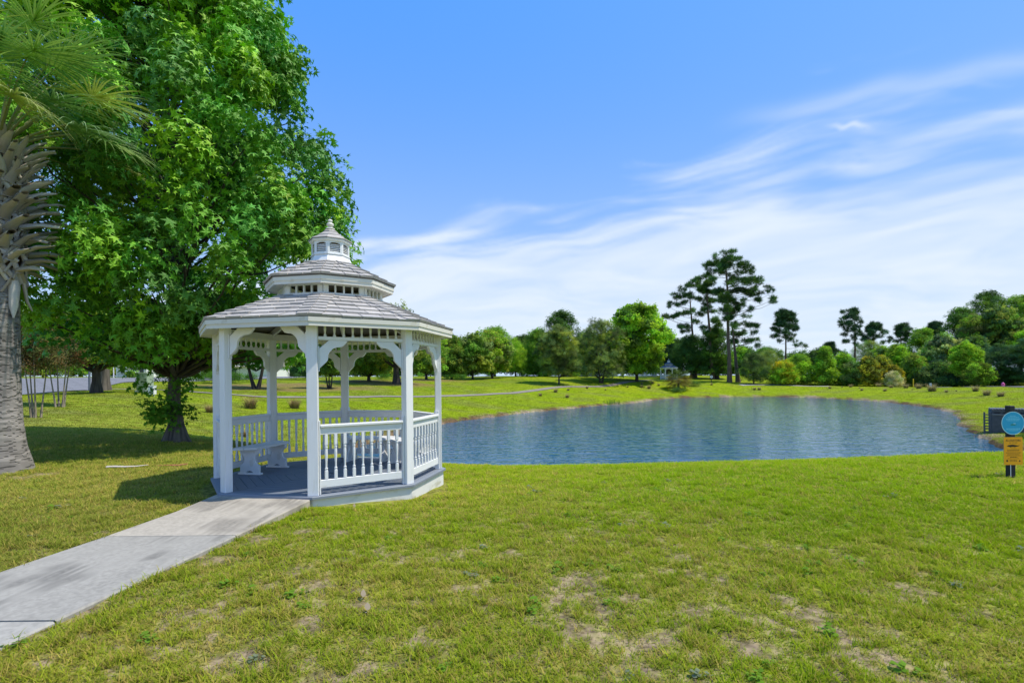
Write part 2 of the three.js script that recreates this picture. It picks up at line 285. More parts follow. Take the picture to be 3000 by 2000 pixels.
function strip(pts, width, lift, spacing = 1.2) { // a ribbon laid on the ground
  const c = new THREE.CatmullRomCurve3(pts.map(p => V(p[0], 0, p[1])), false, 'centripetal'), n = Math.ceil(c.getLength() / spacing), pos = [], uv = [], idx = [], m = 5;
  for (let i = 0; i <= n; i++) { const p = c.getPointAt(i / n), t = c.getTangentAt(i / n), w = typeof width === 'function' ? width(i / n) : width; for (let k = 0; k <= m; k++) { const o = (k / m - 0.5) * w, x = p.x - t.z * o, z = p.z + t.x * o; pos.push(x, ground(x, z) + lift, z); uv.push(x / 2, z / 2); } }
  for (let i = 0; i < n; i++) for (let k = 0; k < m; k++) { const q = i * (m + 1) + k; idx.push(q, q + 1, q + m + 1, q + 1, q + m + 2, q + m + 1); }
  const g = new THREE.BufferGeometry(); g.setAttribute('position', new THREE.Float32BufferAttribute(pos, 3)); g.setAttribute('uv', new THREE.Float32BufferAttribute(uv, 2)); g.setIndex(idx); g.computeVertexNormals();
  if (g.attributes.normal.getY(0) < 0) { const a = g.index.array; for (let i = 0; i < a.length; i += 3) [a[i + 1], a[i + 2]] = [a[i + 2], a[i + 1]]; g.computeVertexNormals(); }
  return g;
}
const asphalt = std([0.30, 0.30, 0.315], { roughness: 0.95, map: speckTex }), paving = std([0.42, 0.40, 0.37], { roughness: 0.9, map: grainTex });
struct('path', strip(pathPts, 1.15, 0.05), std([0.27, 0.24, 0.195], { roughness: 0.95, map: grainTex }), 'narrow pale path curving along the far left bank', 'path');
{
  const L = (...a) => { const q = P(...a); return [q[0], q[2]]; };
  struct('road', strip([[-80, -30], L(-100, 1150, 40), L(60, 1140, 50), L(200, 1125, 60), L(400, 1116, 68), L(620, 1110, 80), L(900, 1105, 100)], 13, 0.06), asphalt, 'sunlit grey road behind the trees on the left', 'road');
  struct('road_001', strip([L(3200, 1140, 62), L(3000, 1136, 70), L(2900, 1133, 78), L(2810, 1131, 85), L(2740, 1130, 92)], 3.6, 0.06), asphalt, 'grey lane running out of view at the right', 'road');
  struct('path_001', strip([L(2170, 1126, 100), L(2240, 1128, 101), L(2330, 1130, 99), L(2430, 1132, 97)], 1.5, 0.05), paving, 'thin pale path below the bushes right of the pines', 'path');
  struct('road_002', strip([L(1380, 1104, 112), L(1480, 1103, 116), L(1600, 1104, 116), L(1680, 1106, 110)], 3, 0.07), paving, 'pale drive glimpsed between the trunks on the left bank', 'road');
}
// the concrete walk to the gazebo, slab by slab
{
  const walk = new THREE.Group(); walk.name = 'walkway'; scene.add(walk); tag(walk, 'weathered concrete walk of cast slabs leading to the gazebo', 'path', null, 'structure');
  const conc = texture(1024, 1024, (u, v) => { const f = fractal(u, v, 90, 3), m = fractal(u, v, 5, 5), s = tn(u * 60, v * 7, 60, 7) * tn(u * 9, v * 9, 9); const dirt = smooth(0.38, 0.66, 0.72 * m + 0.34 * s + 0.16 * (f - 0.5)); const k = 0.84 + 0.34 * (f - 0.5) + 0.25 * (m - 0.5) - 0.36 * dirt; return [k, k * 0.99, k * 0.965]; }, true);
  const mats = [std([0.48, 0.44, 0.375], { roughness: 0.9, map: conc, bumpMap: bumpTex, bumpScale: 0.002 }), std([0.385, 0.37, 0.335], { roughness: 0.9, map: conc, bumpMap: bumpTex, bumpScale: 0.003 }), std([0.42, 0.405, 0.37], { roughness: 0.9, map: conc })];
  const edgeR = z => -2.58 - (z + 6.9) * 0.121, edgeL = z => z < -6.2 ? -3.98 : -3.98 - (z + 6.2) * 0.13;
  const spans = [[-7.12, -5.275, 0.075, 0.045], [-5.265, -3.445, 0.045, 0.035], [-3.435, -1.4, 0.03, 0.03]];
  spans.forEach(([z0, z1, y0, y1], k) => {
    const n = 6, pos = [], uv = []; const q = (a, b, c, d) => { for (const p of [a, b, c, a, c, d]) { pos.push(...p); uv.push(p[0] / 2.3 + k * 0.37, (p[2] + p[1]) / 2.3); } };
    const slope = k ? 0 : 0.20; // the near end of the first slab lies square to the walk, its far end along the gazebo
    const top = (i, side, dy) => { const z = mix(z0, z1, i / n), x = side ? edgeR(z) : edgeL(z), zz = z + (side ? slope * (1 - i / n) : 0); return [x, mix(y0, y1, i / n) + dy, zz]; };
    const inset = (p, side) => [p[0] + (side ? -0.012 : 0.012), p[1], p[2]];
    for (let i = 0; i < n; i++) {
      const a = inset(top(i, 0, 0), 0), b = inset(top(i + 1, 0, 0), 0), c = inset(top(i + 1, 1, 0), 1), d = inset(top(i, 1, 0), 1);
      q(a, b, c, d);
      q(top(i, 0, -0.012), top(i + 1, 0, -0.012), b, a); q(d, c, top(i + 1, 1, -0.012), top(i, 1, -0.012));
      q(top(i, 0, -0.2), top(i + 1, 0, -0.2), top(i + 1, 0, -0.012), top(i, 0, -0.012)); q(top(i, 1, -0.012), top(i + 1, 1, -0.012), top(i + 1, 1, -0.2), top(i, 1, -0.2));
    }
    q(top(n, 0, -0.2), top(n, 1, -0.2), inset(top(n, 1, 0), 1), inset(top(n, 0, 0), 0)); q(top(0, 1, -0.2), top(0, 0, -0.2), inset(top(0, 0, 0), 0), inset(top(0, 1, 0), 1));
    part('slab', fromTris(pos, uv), mats[k], walk);
  });
}
const onWalk = (x, z) => { const k = 0.035 * n2c(x * 5, z * 5) + 0.02; return z > -7.2 && z < -1.3 && x > -3.98 - Math.max(0, z + 6.2) * 0.13 + k && x < -2.58 - (z + 6.9) * 0.121 - k; };
// ---------------------------------------------------------------- the white gazebo
const T8 = Math.tan(Math.PI / 8), C8 = Math.cos(Math.PI / 8), PHI = -0.5957;
const mid = k => PHI + (k + 0.5) * Math.PI / 4;
// a mitred length of moulding along side k of an octagon: profile = [[distance from the centre to the side, height], ...]
function ring(profile, k, gap = 0, turn = PHI) {
  const m = turn + (k + 0.5) * Math.PI / 4, c = Math.cos(m), s = Math.sin(m), pos = [], uv = [], n = profile.length;
  const pt = (i, e) => { const [a, y] = profile[(i + n) % n], x = e * Math.max(a * T8 - gap, 0); return [x * c + a * s, y, -x * s + a * c, x, a]; };
  const tri = (...l) => { for (const p of l) { pos.push(p[0], p[1], p[2]); uv.push(p[3] * 0.9, p[4] + p[1]); } };
  for (let i = 0; i < n; i++) { const a = pt(i, -1), b = pt(i, 1), d = pt(i + 1, -1), e = pt(i + 1, 1); tri(a, b, e); tri(a, e, d); }
  for (let i = 1; i < n - 1; i++) { tri(pt(0, 1), pt(i, 1), pt(i + 1, 1)); tri(pt(0, -1), pt(i + 1, -1), pt(i, -1)); }
  return fromTris(pos, uv);
}
const rect = (a0, a1, y0, y1) => [[a0, y0], [a1, y0], [a1, y1], [a0, y1]];
function inBay(k, geo, turn = PHI) { const g = geo.clone(); g.rotateY(turn + (k + 0.5) * Math.PI / 4); return g; }
function setBay(mesh, k, x, y, z, turn = PHI) { const m = turn + (k + 0.5) * Math.PI / 4, c = Math.cos(m), s = Math.sin(m); mesh.position.set(x * c + z * s, y, -x * s + z * c); mesh.rotation.y = m; return mesh; }
function clipX(poly, f) { // keep the part of a polygon where f >= 0
  const out = []; for (let i = 0; i < poly.length; i++) { const a = poly[i], b = poly[(i + 1) % poly.length], fa = f(a), fb = f(b); if (fa >= 0) out.push(a); if (fa * fb < 0) { const t = fa / (fa - fb); out.push([mix(a[0], b[0], t), mix(a[1], b[1], t)]); } } return out;
}
// one shingle: a wedge of felt on roof side k, thicker at its lower edge
function shinglePrism(poly, ap0, y0, ap1, y1, k, lo, hi, sLo, sHi, turn = PHI) {
  const m = turn + (k + 0.5) * Math.PI / 4, c = Math.cos(m), s = Math.sin(m), len = Math.hypot(ap0 - ap1, y1 - y0), co = (ap0 - ap1) / len, si = (y1 - y0) / len, pos = [], uv = [];
  const pt = ([x, q], h) => { const a = ap0 - q * co + h * si, y = y0 + q * si + h * co; return [x * c + a * s, y, -x * s + a * c, x, q]; };
  const off = ([, q]) => mix(lo, hi, clamp((q - sLo) / (sHi - sLo)));
  const tri = (...l) => { for (const p of l) { pos.push(p[0], p[1], p[2]); uv.push(p[3] * 0.8 + k * 0.37, p[4] * 0.8 + y0); } };
  for (let i = 1; i < poly.length - 1; i++) tri(pt(poly[0], off(poly[0])), pt(poly[i], off(poly[i])), pt(poly[i + 1], off(poly[i + 1])));
  for (let i = 0; i < poly.length; i++) { const a = poly[i], b = poly[(i + 1) % poly.length]; tri(pt(a, 0), pt(b, 0), pt(b, off(b))); tri(pt(a, 0), pt(b, off(b)), pt(a, off(a))); }
  return { pos, uv };
}
function shingles(parent, ap0, y0, ap1, y1, rows, tab, seen, rand, capW) {
  const len = Math.hypot(ap0 - ap1, y1 - y0), rest = { pos: [], uv: [] }, half = q => (ap0 - (ap0 - ap1) * q / len) * T8;
  const put = (name, parts, k) => {
    if (seen.includes(k)) part(name, merge(parts.map(p => fromTris(p.pos, p.uv))), M.shingle[Math.floor(rand() * rand() * 5)], parent);
    else for (const p of parts) { for (const v of p.pos) rest.pos.push(v); for (const v of p.uv) rest.uv.push(v); }
  };
  for (let k = 0; k < 8; k++) for (let j = 0; j < rows; j++) {
    const s0 = len * j / rows, s1 = len * (j + 1) / rows, w = half(s0); let x = -w - tab * rand();
    while (x < w) {
      const x1 = x + tab * (0.8 + 0.4 * rand()), d = 0.006 * (rand() - 0.5);
      let poly = [[x + 0.006, s0 + d], [x1 - 0.006, s0 + d], [x1 - 0.006, s1 + 0.03], [x + 0.006, s1 + 0.03]];
      poly = clipX(poly, p => half(p[1]) - p[0]); poly = clipX(poly, p => p[0] + half(p[1])); poly = clipX(poly, p => len - p[1]);
      if (poly.length > 2 && Math.max(...poly.map(p => p[0])) - Math.min(...poly.map(p => p[0])) > 0.03) put('shingle', [shinglePrism(poly, ap0, y0, ap1, y1, k, 0.019 + 0.012 * rand(), 0.003, s0, s1)], k);
      x = x1;
    }
  }
  const caps = Math.round(rows * 1.35);
  for (let k = 0; k < 8; k++) for (let j = 0; j < caps; j++) {
    const s0 = len * j / caps, s1 = Math.min(len, len * (j + 1) / caps + 0.03), w = capW * (0.92 + 0.16 * rand()), lift = 0.034 + 0.008 * rand();
    const right = [[half(s0) - w, s0], [half(s0), s0], [half(s1), s1], [Math.max(half(s1) - w, 0), s1]].map(p => p);
    const left = right.map(([x, q]) => [-x, q]).reverse();
    put('hip_shingle', [shinglePrism(right, ap0, y0, ap1, y1, k, lift, 0.018, s0, s1), shinglePrism(left, ap0, y0, ap1, y1, (k + 1) % 8, lift, 0.018, s0, s1)], seen.includes(k) ? k : seen.includes((k + 1) % 8) ? (k + 1) % 8 : k);
  }
  if (rest.pos.length) { const m = part('rear_shingles', fromTris(rest.pos, rest.uv), M.shingle[0], parent); m.userData.kind = 'stuff'; }
}
const GX = -2.894, GZ = -8.457, GY = 0.1, RP = 1.688, AP = RP * C8;
{
  const rand = rng(71);
  const gz = thing('gazebo', 'white octagonal gazebo with grey shingled double roof and cupola beside the walk', 'gazebo', [GX, GY, GZ]);
  const group = name => { const o = new THREE.Group(); o.name = name; gz.add(o); return o; };
  // floor of mitred boards, grey edge, white skirt
  const floor = group('floor'), AF = 1.79 * C8;
  const rows = 12, inner = 0.06;
  for (let k = 0; k < 8; k++) for (let j = 0; j < rows; j++) {
    const a0 = mix(inner, AF - 0.115, j / rows), a1 = mix(inner, AF - 0.115, (j + 1) / rows) - 0.006;
    part('floor_board', ring([[a0, -0.03], [a1, -0.03], [a1, 0], [a0, 0]], k, 0.004), M.deck, floor);
  }
  for (let k = 0; k < 8; k++) {
    part('rim_board', ring([[AF - 0.11, -0.035], [AF + 0.012, -0.035], [AF + 0.012, -0.004], [AF + 0.006, 0.002], [AF - 0.11, 0.002]], k, 0.0008), M.rim, floor);
    part('skirt_board', ring(rect(AF - 0.06, AF - 0.025, k > 4 && k < 8 || !k ? -0.25 : -0.42, -0.037), k, 0.001), M.skirt, floor);
    part('joist', ring(rect(0.1, AF - 0.065, -0.3, -0.037), k, 0.02), M.timber, floor);
  }
  // posts
  for (let k = 0; k < 8; k++) {
    const a = PHI + k * Math.PI / 4, p = part('post', merge([BX(0.135, 2.22, 0.10, 0, 1.11, 0, 0.006)]), M.white, gz);
    p.position.set(RP * Math.sin(a), 0.002, RP * Math.cos(a)); p.rotation.y = a;
  }
  const halfBay = AP * T8 - 0.066;
  // turned baluster and short spindle
  const turned = (h, blockLo, blockHi, w, waist) => {
    const L = h - blockLo - blockHi, pr = [[0.0165, 0], [0.012, 0.03], [0.019, 0.06], [0.019, 0.09], [0.0125, 0.115], [0.0115, 0.13], [0.0125, 0.3], [0.017, 0.55], [0.0185, 0.7], [0.0165, 0.84], [0.0125, 0.87], [0.019, 0.9], [0.019, 0.94], [0.0125, 0.97], [0.0165, 1]].map(([r, t]) => new THREE.Vector2(r * waist, blockLo + t * L));
    return merge([BX(w, blockLo, w, 0, blockLo / 2, 0, 0.003), new THREE.LatheGeometry(pr, 12), BX(w, blockHi, w, 0, h - blockHi / 2, 0, 0.003)]);
  };
  const baluster = turned(0.585, 0.115, 0.14, 0.038, 1.05), spindle = turned(0.15, 0.02, 0.02, 0.034, 0.95);
  const bracketShape = new THREE.Shape([[0.004, -0.112], [0.128, -0.004], [0.362, -0.004], [0.345, -0.03], [0.30, -0.078], [0.262, -0.088], [0.215, -0.09], [0.17, -0.112], [0.135, -0.145], [0.114, -0.185], [0.108, -0.23], [0.104, -0.26], [0.085, -0.285], [0.004, -0.365]].map(p => new THREE.Vector2(...p)));
  const bracketGeo = new THREE.ExtrudeGeometry(bracketShape, { depth: 0.036, bevelEnabled: true, bevelSize: 0.003, bevelThickness: 0.003, bevelSegments: 1 }); bracketGeo.translate(0, 0, -0.018);
  const bracketFlip = bracketGeo.clone(); bracketFlip.rotateY(Math.PI);
  const plate = (() => { const g = BX(0.016, 0.33, 0.062, 0, -0.245, 0, 0.005); return g; })();
  for (let k = 0; k < 8; k++) {
    const open = k === 0;
    if (!open) {
      const rail = group('railing');
      const add = (name, g, x = 0, y = 0) => setBay(part(name, g, M.white, rail), k, x, y, AP);
      add('rail_cap', BX(2 * halfBay - 0.036, 0.036, 0.094, 0, 0.891, 0, 0.008)); add('rail_board', BX(2 * halfBay - 0.036, 0.093, 0.034, 0, 0.8255, 0, 0.005)); add('bottom_rail', BX(2 * halfBay - 0.036, 0.10, 0.042, 0, 0.14, 0, 0.006));
      for (let i = 0; i < 9; i++) add('baluster', baluster, (i - 4) * 0.121, 0.192);
      for (const e of [-1, 1]) add('end_plate', BX(0.017, 0.96, 0.075, e * (halfBay - 0.009), 0.484, 0, 0.006));
      const fr = group('frieze'); const addF = (name, g, x = 0, y = 0) => setBay(part(name, g, M.white, fr), k, x, y, AP);
      addF('frieze_rail', BX(2 * halfBay - 0.002, 0.047, 0.045, 0, 2.0325, 0, 0.006));
      for (let i = 0; i < 9; i++) addF('spindle', spindle, (i - 4) * 0.121, 2.057);
    }
    const top = open ? 2.192 : 2.009;
    for (const e of [-1, 1]) {
      setBay(part('bracket', e < 0 ? bracketGeo : bracketFlip, M.white, gz), k, e * (halfBay - 0.018), top, AP);
      setBay(part('bracket_plate', plate, M.white, gz), k, e * (halfBay - 0.009), top, AP);
    }
    part('beam', ring(rect(AP - 0.05, AP + 0.05, 2.205, 2.31), k, 0.001), M.cream, gz);
    part('soffit', ring([[AP + 0.052, 2.206], [1.762, 2.186], [1.762, 2.194], [AP + 0.052, 2.216]], k, 0.001), M.cream, gz);
  }
  const seen = [7, 0, 1, 2];
  // lower roof
  const lower = group('lower_roof'), A1 = 1.945 * C8, Y1 = 2.292, A2 = 0.80 * C8, Y2 = 2.75;
  for (let k = 0; k < 8; k++) {
    part('fascia', ring([[1.764, 2.172], [1.784, 2.172], [1.784, 2.222], [1.795, 2.226], [1.797, 2.284], [1.764, 2.284]], k, 0.0006), M.cream, lower);
    part('roof_deck', ring([[A1 - 0.01, Y1 - 0.008], [A2, Y2 - 0.004], [A2, Y2 - 0.022], [A1 - 0.02, Y1 - 0.024]], k), M.soffit, lower);
    const a = PHI + k * Math.PI / 4, r = part('rafter', (() => { const n = Math.atan2(Y2 - Y1, 1.945 - 0.8), L = Math.hypot(1.05, Y2 - Y1); const g = BX(0.045, 0.09, L, 0, 0, 0, 0.003); g.rotateX(n); return g; })(), M.cream, lower);
    r.position.set(1.31 * Math.sin(a), 2.455, 1.31 * Math.cos(a)); r.rotation.y = a;
  }
  shingles(lower, A1, Y1, A2 + 0.03, Y2 - 0.012, 6, 0.26, seen, rand, 0.17);
  // clerestory between the roofs
  const cl = group('clerestory'), AC = 0.815 * C8, hc = AC * T8;
  for (let k = 0; k < 8; k++) {
    part('sill', ring(rect(AC - 0.05, AC + 0.005, 2.715, 2.772), k, 0.0006), M.white, cl); part('head', ring(rect(AC - 0.05, AC + 0.002, 2.885, 2.99), k, 0.0006), M.white, cl);
    for (let i = -1; i <= 1; i++) setBay(part('spindle', BX(0.026, 0.113, 0.03, 0, 0.0565, 0, 0.004), M.white, cl), k, i * 0.125, 2.772, AC - 0.024);
    for (const e of [-1, 1]) setBay(part('corner_board', BX(0.075, 0.113, 0.035, 0, 0.0565, 0, 0.004), M.white, cl), k, e * (hc - 0.05), 2.772, AC - 0.022);
  }
  // upper roof
  const upper = group('upper_roof'), B1 = 1.01 * C8, Z1 = 3.005, B2 = 0.325 * C8, Z2 = 3.345;
  for (let k = 0; k < 8; k++) {
    part('fascia', ring([[0.885, 2.882], [0.902, 2.882], [0.902, 2.928], [0.914, 2.932], [0.916, 2.998], [0.885, 2.998]], k, 0.0006), M.cream, upper);
    part('soffit', ring([[AC + 0.006, 2.892], [0.883, 2.892], [0.883, 2.9], [AC + 0.006, 2.9]], k, 0.001), M.cream, upper);
    part('roof_deck', ring([[B1 - 0.01, Z1 - 0.008], [B2, Z2 - 0.004], [B2, Z2 - 0.022], [B1 - 0.02, Z1 - 0.024]], k), M.soffit, upper);
  }
  shingles(upper, B1, Z1, B2, Z2 - 0.01, 4, 0.25, seen, rand, 0.13);
  // cupola with louvres
  const cu = group('cupola'); cu.scale.y = 0.92; cu.position.y = 3.335 * 0.08; const RC = 0.292 * C8;
  const pw = RC * T8;
  const face = new THREE.Shape([[-pw, 0], [pw, 0], [pw, 0.215], [-pw, 0.215]].map(p => new THREE.Vector2(...p)));
  const hole = new THREE.Path([[-0.08, 0.026], [-0.08, 0.172], [-0.062, 0.175], [-0.05, 0.187], [-0.02, 0.192], [0.02, 0.192], [0.05, 0.187], [0.062, 0.175], [0.08, 0.172], [0.08, 0.026]].map(p => new THREE.Vector2(...p))); face.holes.push(hole);
  const faceGeo = new THREE.ExtrudeGeometry(face, { depth: 0.02, bevelEnabled: false }); faceGeo.translate(0, 0, -0.02);
  const slatGeo = BX(0.158, 0.007, 0.034, 0, 0, 0, 0); slatGeo.rotateX(0.75);
  for (let k = 0; k < 8; k++) {
    part('flared_base', ring([[0.02, 3.335], [0.335 * C8, 3.335], [0.335 * C8, 3.35], [0.29 * C8, 3.455], [0.02, 3.455]], k), M.white, cu);
    part('ledge', ring(rect(0.02, 0.307 * C8, 3.457, 3.472), k, 0.0004), M.white, cu);
    setBay(part('louvre_frame', faceGeo, M.white, cu), k, 0, 3.474, RC);
    for (let i = 0; i < 5; i++) setBay(part('slat', slatGeo, M.white, cu), k, 0, 3.474 + 0.04 + i * 0.029, RC - 0.028);
    part('cornice', ring([[0.05, 3.69], [0.305 * C8, 3.69], [0.325 * C8, 3.705], [0.325 * C8, 3.725], [0.05, 3.725]], k, 0.0004), M.white, cu);
    const cap = [[0.34, 3.728], [0.335, 3.742], [0.21, 3.822], [0.11, 3.90], [0.045, 3.965], [0.02, 3.965], [0.02, 3.728]].map(([r, y]) => [r * C8, y]);
    const rows3 = [[0.34, 3.728, 0.20, 3.815], [0.215, 3.811, 0.105, 3.893], [0.12, 3.889, 0.04, 3.965]];
    for (const [r0, y0, r1, y1] of rows3) { const q = part(seen.includes(k) ? 'shingle' : 'roof_felt', ring([[r0 * C8, y0], [r0 * C8, y0 + 0.014], [r1 * C8, y1 + 0.005], [r1 * C8, y1 - 0.012]], k, 0.0005), M.shingle[(k + Math.floor(y0 * 50)) % 5], cu); }
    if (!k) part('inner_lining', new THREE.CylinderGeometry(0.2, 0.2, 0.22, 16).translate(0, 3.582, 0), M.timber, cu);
  }
  part('finial', new THREE.LatheGeometry([[0, 3.94], [0.075, 3.945], [0.07, 3.965], [0.035, 3.978], [0.028, 3.99], [0.05, 4.005], [0.058, 4.025], [0.05, 4.045], [0.026, 4.058], [0.024, 4.068], [0.036, 4.078], [0.038, 4.09], [0.03, 4.104], [0.012, 4.114], [0, 4.115]].map(p => new THREE.Vector2(p[0], p[1] - 0.048)), 20), M.cream, gz);
}
// benches along the rails
{
  const legShape = new THREE.Shape();
  legShape.moveTo(-0.17, 0.03); legShape.lineTo(-0.075, 0.03); legShape.quadraticCurveTo(0, 0.10, 0.075, 0.03); legShape.lineTo(0.17, 0.03); legShape.lineTo(0.17, 0.15);
  legShape.lineTo(0.145, 0.155); legShape.bezierCurveTo(0.075, 0.19, 0.075, 0.30, 0.15, 0.335); legShape.lineTo(0.17, 0.34); legShape.lineTo(0.17, 0.405); legShape.lineTo(-0.17, 0.405); legShape.lineTo(-0.17, 0.34);
  legShape.lineTo(-0.15, 0.335); legShape.bezierCurveTo(-0.075, 0.30, -0.075, 0.19, -0.145, 0.155); legShape.lineTo(-0.17, 0.15); legShape.lineTo(-0.17, 0.03);
  const leg = new THREE.ExtrudeGeometry(legShape, { depth: 0.034, bevelEnabled: true, bevelSize: 0.003, bevelThickness: 0.003, bevelSegments: 1, curveSegments: 8 }); leg.translate(0, 0, -0.017); leg.rotateY(Math.PI / 2);
  const foot = BX(0.05, 0.03, 0.42, 0, 0.015, 0, 0.004);
  for (const [k, label] of [[6, 'white bench on scroll cut legs left of the gazebo entrance'], [4, 'white bench along the back rail of the gazebo towards the pond'], [3, 'sunlit white bench seen through the balusters at the right of the gazebo']]) {
    const b = thing('bench', label, 'bench', [GX, GY + 0.002, GZ], 'benches inside the gazebo');
    part('seat_plank', ring([[1.06, 0.405], [1.235, 0.405], [1.235, 0.44], [1.06, 0.44]], k, 0.02), M.white, b); part('seat_plank', ring([[1.243, 0.405], [1.42, 0.405], [1.42, 0.44], [1.243, 0.44]], k, 0.02), M.white, b);
    for (const e of [-1, 1]) { const l = setBay(part('leg', merge([leg]), M.white, b), k, e * 0.34, 0, 1.24); part('foot', foot, M.white, l); part('corner_brace', BX(0.02, 0.05, 0.34, e * -0.03, 0.378, 0, 0.003), M.white, l); }
  }
}
// ---------------------------------------------------------------- trees
// geometry of one spray of leaves inside a unit ball
function spray(n, size, shape, seed, flat = 1) {
  const r = rng(seed), pos = [], q = new THREE.Quaternion(), e = new THREE.Euler(), v = V(0, 0, 0);
  const outlines = {
    diamond: [[[0, 0, 0], [0.26, 0, 0.45], [0, -0.06, 1]], [[0, 0, 0], [0, -0.06, 1], [-0.26, 0, 0.45]]],
    round: [[[0, 0, 0], [0.36, 0, 0.35], [0.3, -0.03, 0.75]], [[0, 0, 0], [0.3, -0.03, 0.75], [-0.3, -0.03, 0.75]], [[0, 0, 0], [-0.3, -0.03, 0.75], [-0.36, 0, 0.35]], [[0.3, -0.03, 0.75], [0, -0.08, 1], [-0.3, -0.03, 0.75]]],
    needle: [[[-0.05, 0, 0], [0.05, 0, 0], [0, 0, 1]]],
  };
  const star = []; { const tips = [-2.15, -1.05, 0, 1.05, 2.15], c = [0, 0, 0.32], pts = []; tips.forEach((a, i) => { const R = [0.52, 0.66, 0.72, 0.66, 0.52][i]; pts.push([Math.sin(a) * R, -0.10, c[2] + Math.cos(a) * R]); const b = i < 4 ? (tips[i] + tips[i + 1]) / 2 : Math.PI, rb = i < 4 ? 0.25 : 0.2; pts.push([Math.sin(b) * rb, 0.02, c[2] + Math.cos(b) * rb]); }); for (let i = 0; i < pts.length; i++) star.push([c, pts[i], pts[(i + 1) % pts.length]]); }
  outlines.star = star;
  for (let i = 0; i < n; i++) {
    const a = r() * 6.283, h = r() * 2 - 1, rad = Math.cbrt(r()), s = Math.sqrt(1 - h * h); const c = [Math.cos(a) * s * rad, h * rad * flat, Math.sin(a) * s * rad];
    if (shape === 'needle') { v.set(c[0], c[1] * 0.8 + 0.35, c[2]).normalize(); q.setFromUnitVectors(V(0, 0, 1), v); c[0] *= 0.25; c[1] *= 0.25; c[2] *= 0.25; }
    else { e.set((r() - 0.3) * 1.3, a + (r() - 0.5) * 2.2, (r() - 0.5) * 1.3); q.setFromEuler(e); }
    const k = size * (0.7 + 0.6 * r());
    for (const t of outlines[shape]) for (const p of t) { v.set(p[0] * k, p[1] * k, p[2] * k).applyQuaternion(q); pos.push(c[0] + v.x, c[1] + v.y, c[2] + v.z); }
  }
  return fromTris(pos);
}
const SPRAY = { broad: spray(20, 0.62, 'diamond', 1), fine: spray(40, 0.26, 'diamond', 2), round: spray(18, 0.56, 'round', 3), needles: spray(30, 1.0, 'needle', 4), feather: spray(44, 0.34, 'diamond', 5, 0.6), star: spray(11, 0.44, 'star', 6, 0.8) };
function foliage(name, geo, mat, places, parent) { // places: [x, y, z, size, colour, upward lean]
  const im = new THREE.InstancedMesh(geo, mat, places.length); im.name = name; im.castShadow = im.receiveShadow = true; im.userData.kind = 'stuff';
  const m = new THREE.Matrix4(), q = new THREE.Quaternion(), q2 = new THREE.Quaternion(), c = new THREE.Color(), up = V(0, 1, 0), r = rng(places.length);
  places.forEach((p, i) => { q.setFromAxisAngle(up, r() * 6.283); if (p[5]) { q2.setFromUnitVectors(up, p[5]); q.premultiply(q2); } m.compose(V(p[0], p[1], p[2]), q, V(p[3], p[3] * (p[6] ?? 1), p[3])); im.setMatrixAt(i, m); im.setColorAt(i, c.setRGB(...p[4])); });
  parent.add(im); return im;
}
const shade = (c, r, amt = 0.28) => { const k = 1 + amt * (r() * 2 - 1), w = 0.14 * (r() * 2 - 1); return [c[0] * k * (1 + w), c[1] * k, c[2] * k * (1 - w)]; };
// clumps: [[x, y, z, radius, squash]] in the tree's own space
function crownOf(clumps, colors, o, r) {
  const out = [], n = V(0, 0, 0);
  clumps.forEach(([cx, cy, cz, R, sq = 0.75], ci) => {
    const base = colors[Math.floor(r() * colors.length)], tone = shade(base, r, o.clumpTone ?? 0.34), count = Math.max(3, Math.round((o.density ?? 34) * R * R));
    for (let i = 0; i < count; i++) {
      const a = r() * 6.283, h = Math.pow(r(), 0.8) * 1.55 - 0.55, s = Math.sqrt(Math.max(0, 1 - h * h)), k = R * (0.45 + 0.6 * Math.sqrt(r()));
      n.set(Math.cos(a) * s, h, Math.sin(a) * s); const lean = n.clone().lerp(V(0, 1, 0), o.upright ?? 0.45).normalize();
      out.push([cx + n.x * k, cy + n.y * k * sq, cz + n.z * k, (o.size ?? 0.32) * (0.7 + 0.6 * r()), shade(tone, r, 0.16), lean, o.tall]);
    }
  });
  return out;
}
function limb(a, b, r0, r1, sag, r, sides = 5, n = 5) { const pts = [], rad = []; for (let i = 0; i <= n; i++) { const t = i / n, p = a.clone().lerp(b, t); p.y += sag * Math.sin(t * Math.PI) + (i && i < n ? 0.06 * (r() - 0.5) * a.distanceTo(b) : 0); if (i && i < n) p.x += 0.06 * (r() - 0.5) * a.distanceTo(b); pts.push(p); rad.push(mix(r0, r1, Math.pow(t, 0.8))); } return tube(pts, rad, sides); }
function trunkGeo(H, r0, r1, lean, r, sides = 10, flare = 0.55) { const pts = [], rad = [], n = 9; for (let i = 0; i <= n; i++) { const t = i / n; pts.push(V(lean[0] * t + 0.02 * H * (r() - 0.5) * (i ? 1 : 0) * 0.35, t * H - (i ? 0 : 0.15), lean[1] * t)); rad.push(mix(r0, r1, t) * (1 + flare * Math.exp(-t * H / (r0 * 2.2 + 0.1)))); } return tube(pts, rad, sides, 0.4); }
const PROFILE = {
  round: t => Math.sqrt(Math.max(0.02, 1 - Math.pow(2 * t - 0.72, 2) * 0.6)),
  cone: t => Math.pow(1 - t, 0.75) * Math.min(1, 0.45 + t * 4) + 0.04,
  oval: t => Math.pow(Math.sin(Math.PI * clamp(0.12 + 0.83 * t)), 0.75),
  bush: t => Math.sqrt(Math.max(0.03, 1 - Math.pow(t, 2.2))),
  column: t => (0.75 + 0.25 * Math.sin(t * 3)) * Math.pow(Math.max(0.02, 1 - t), 0.4),
};
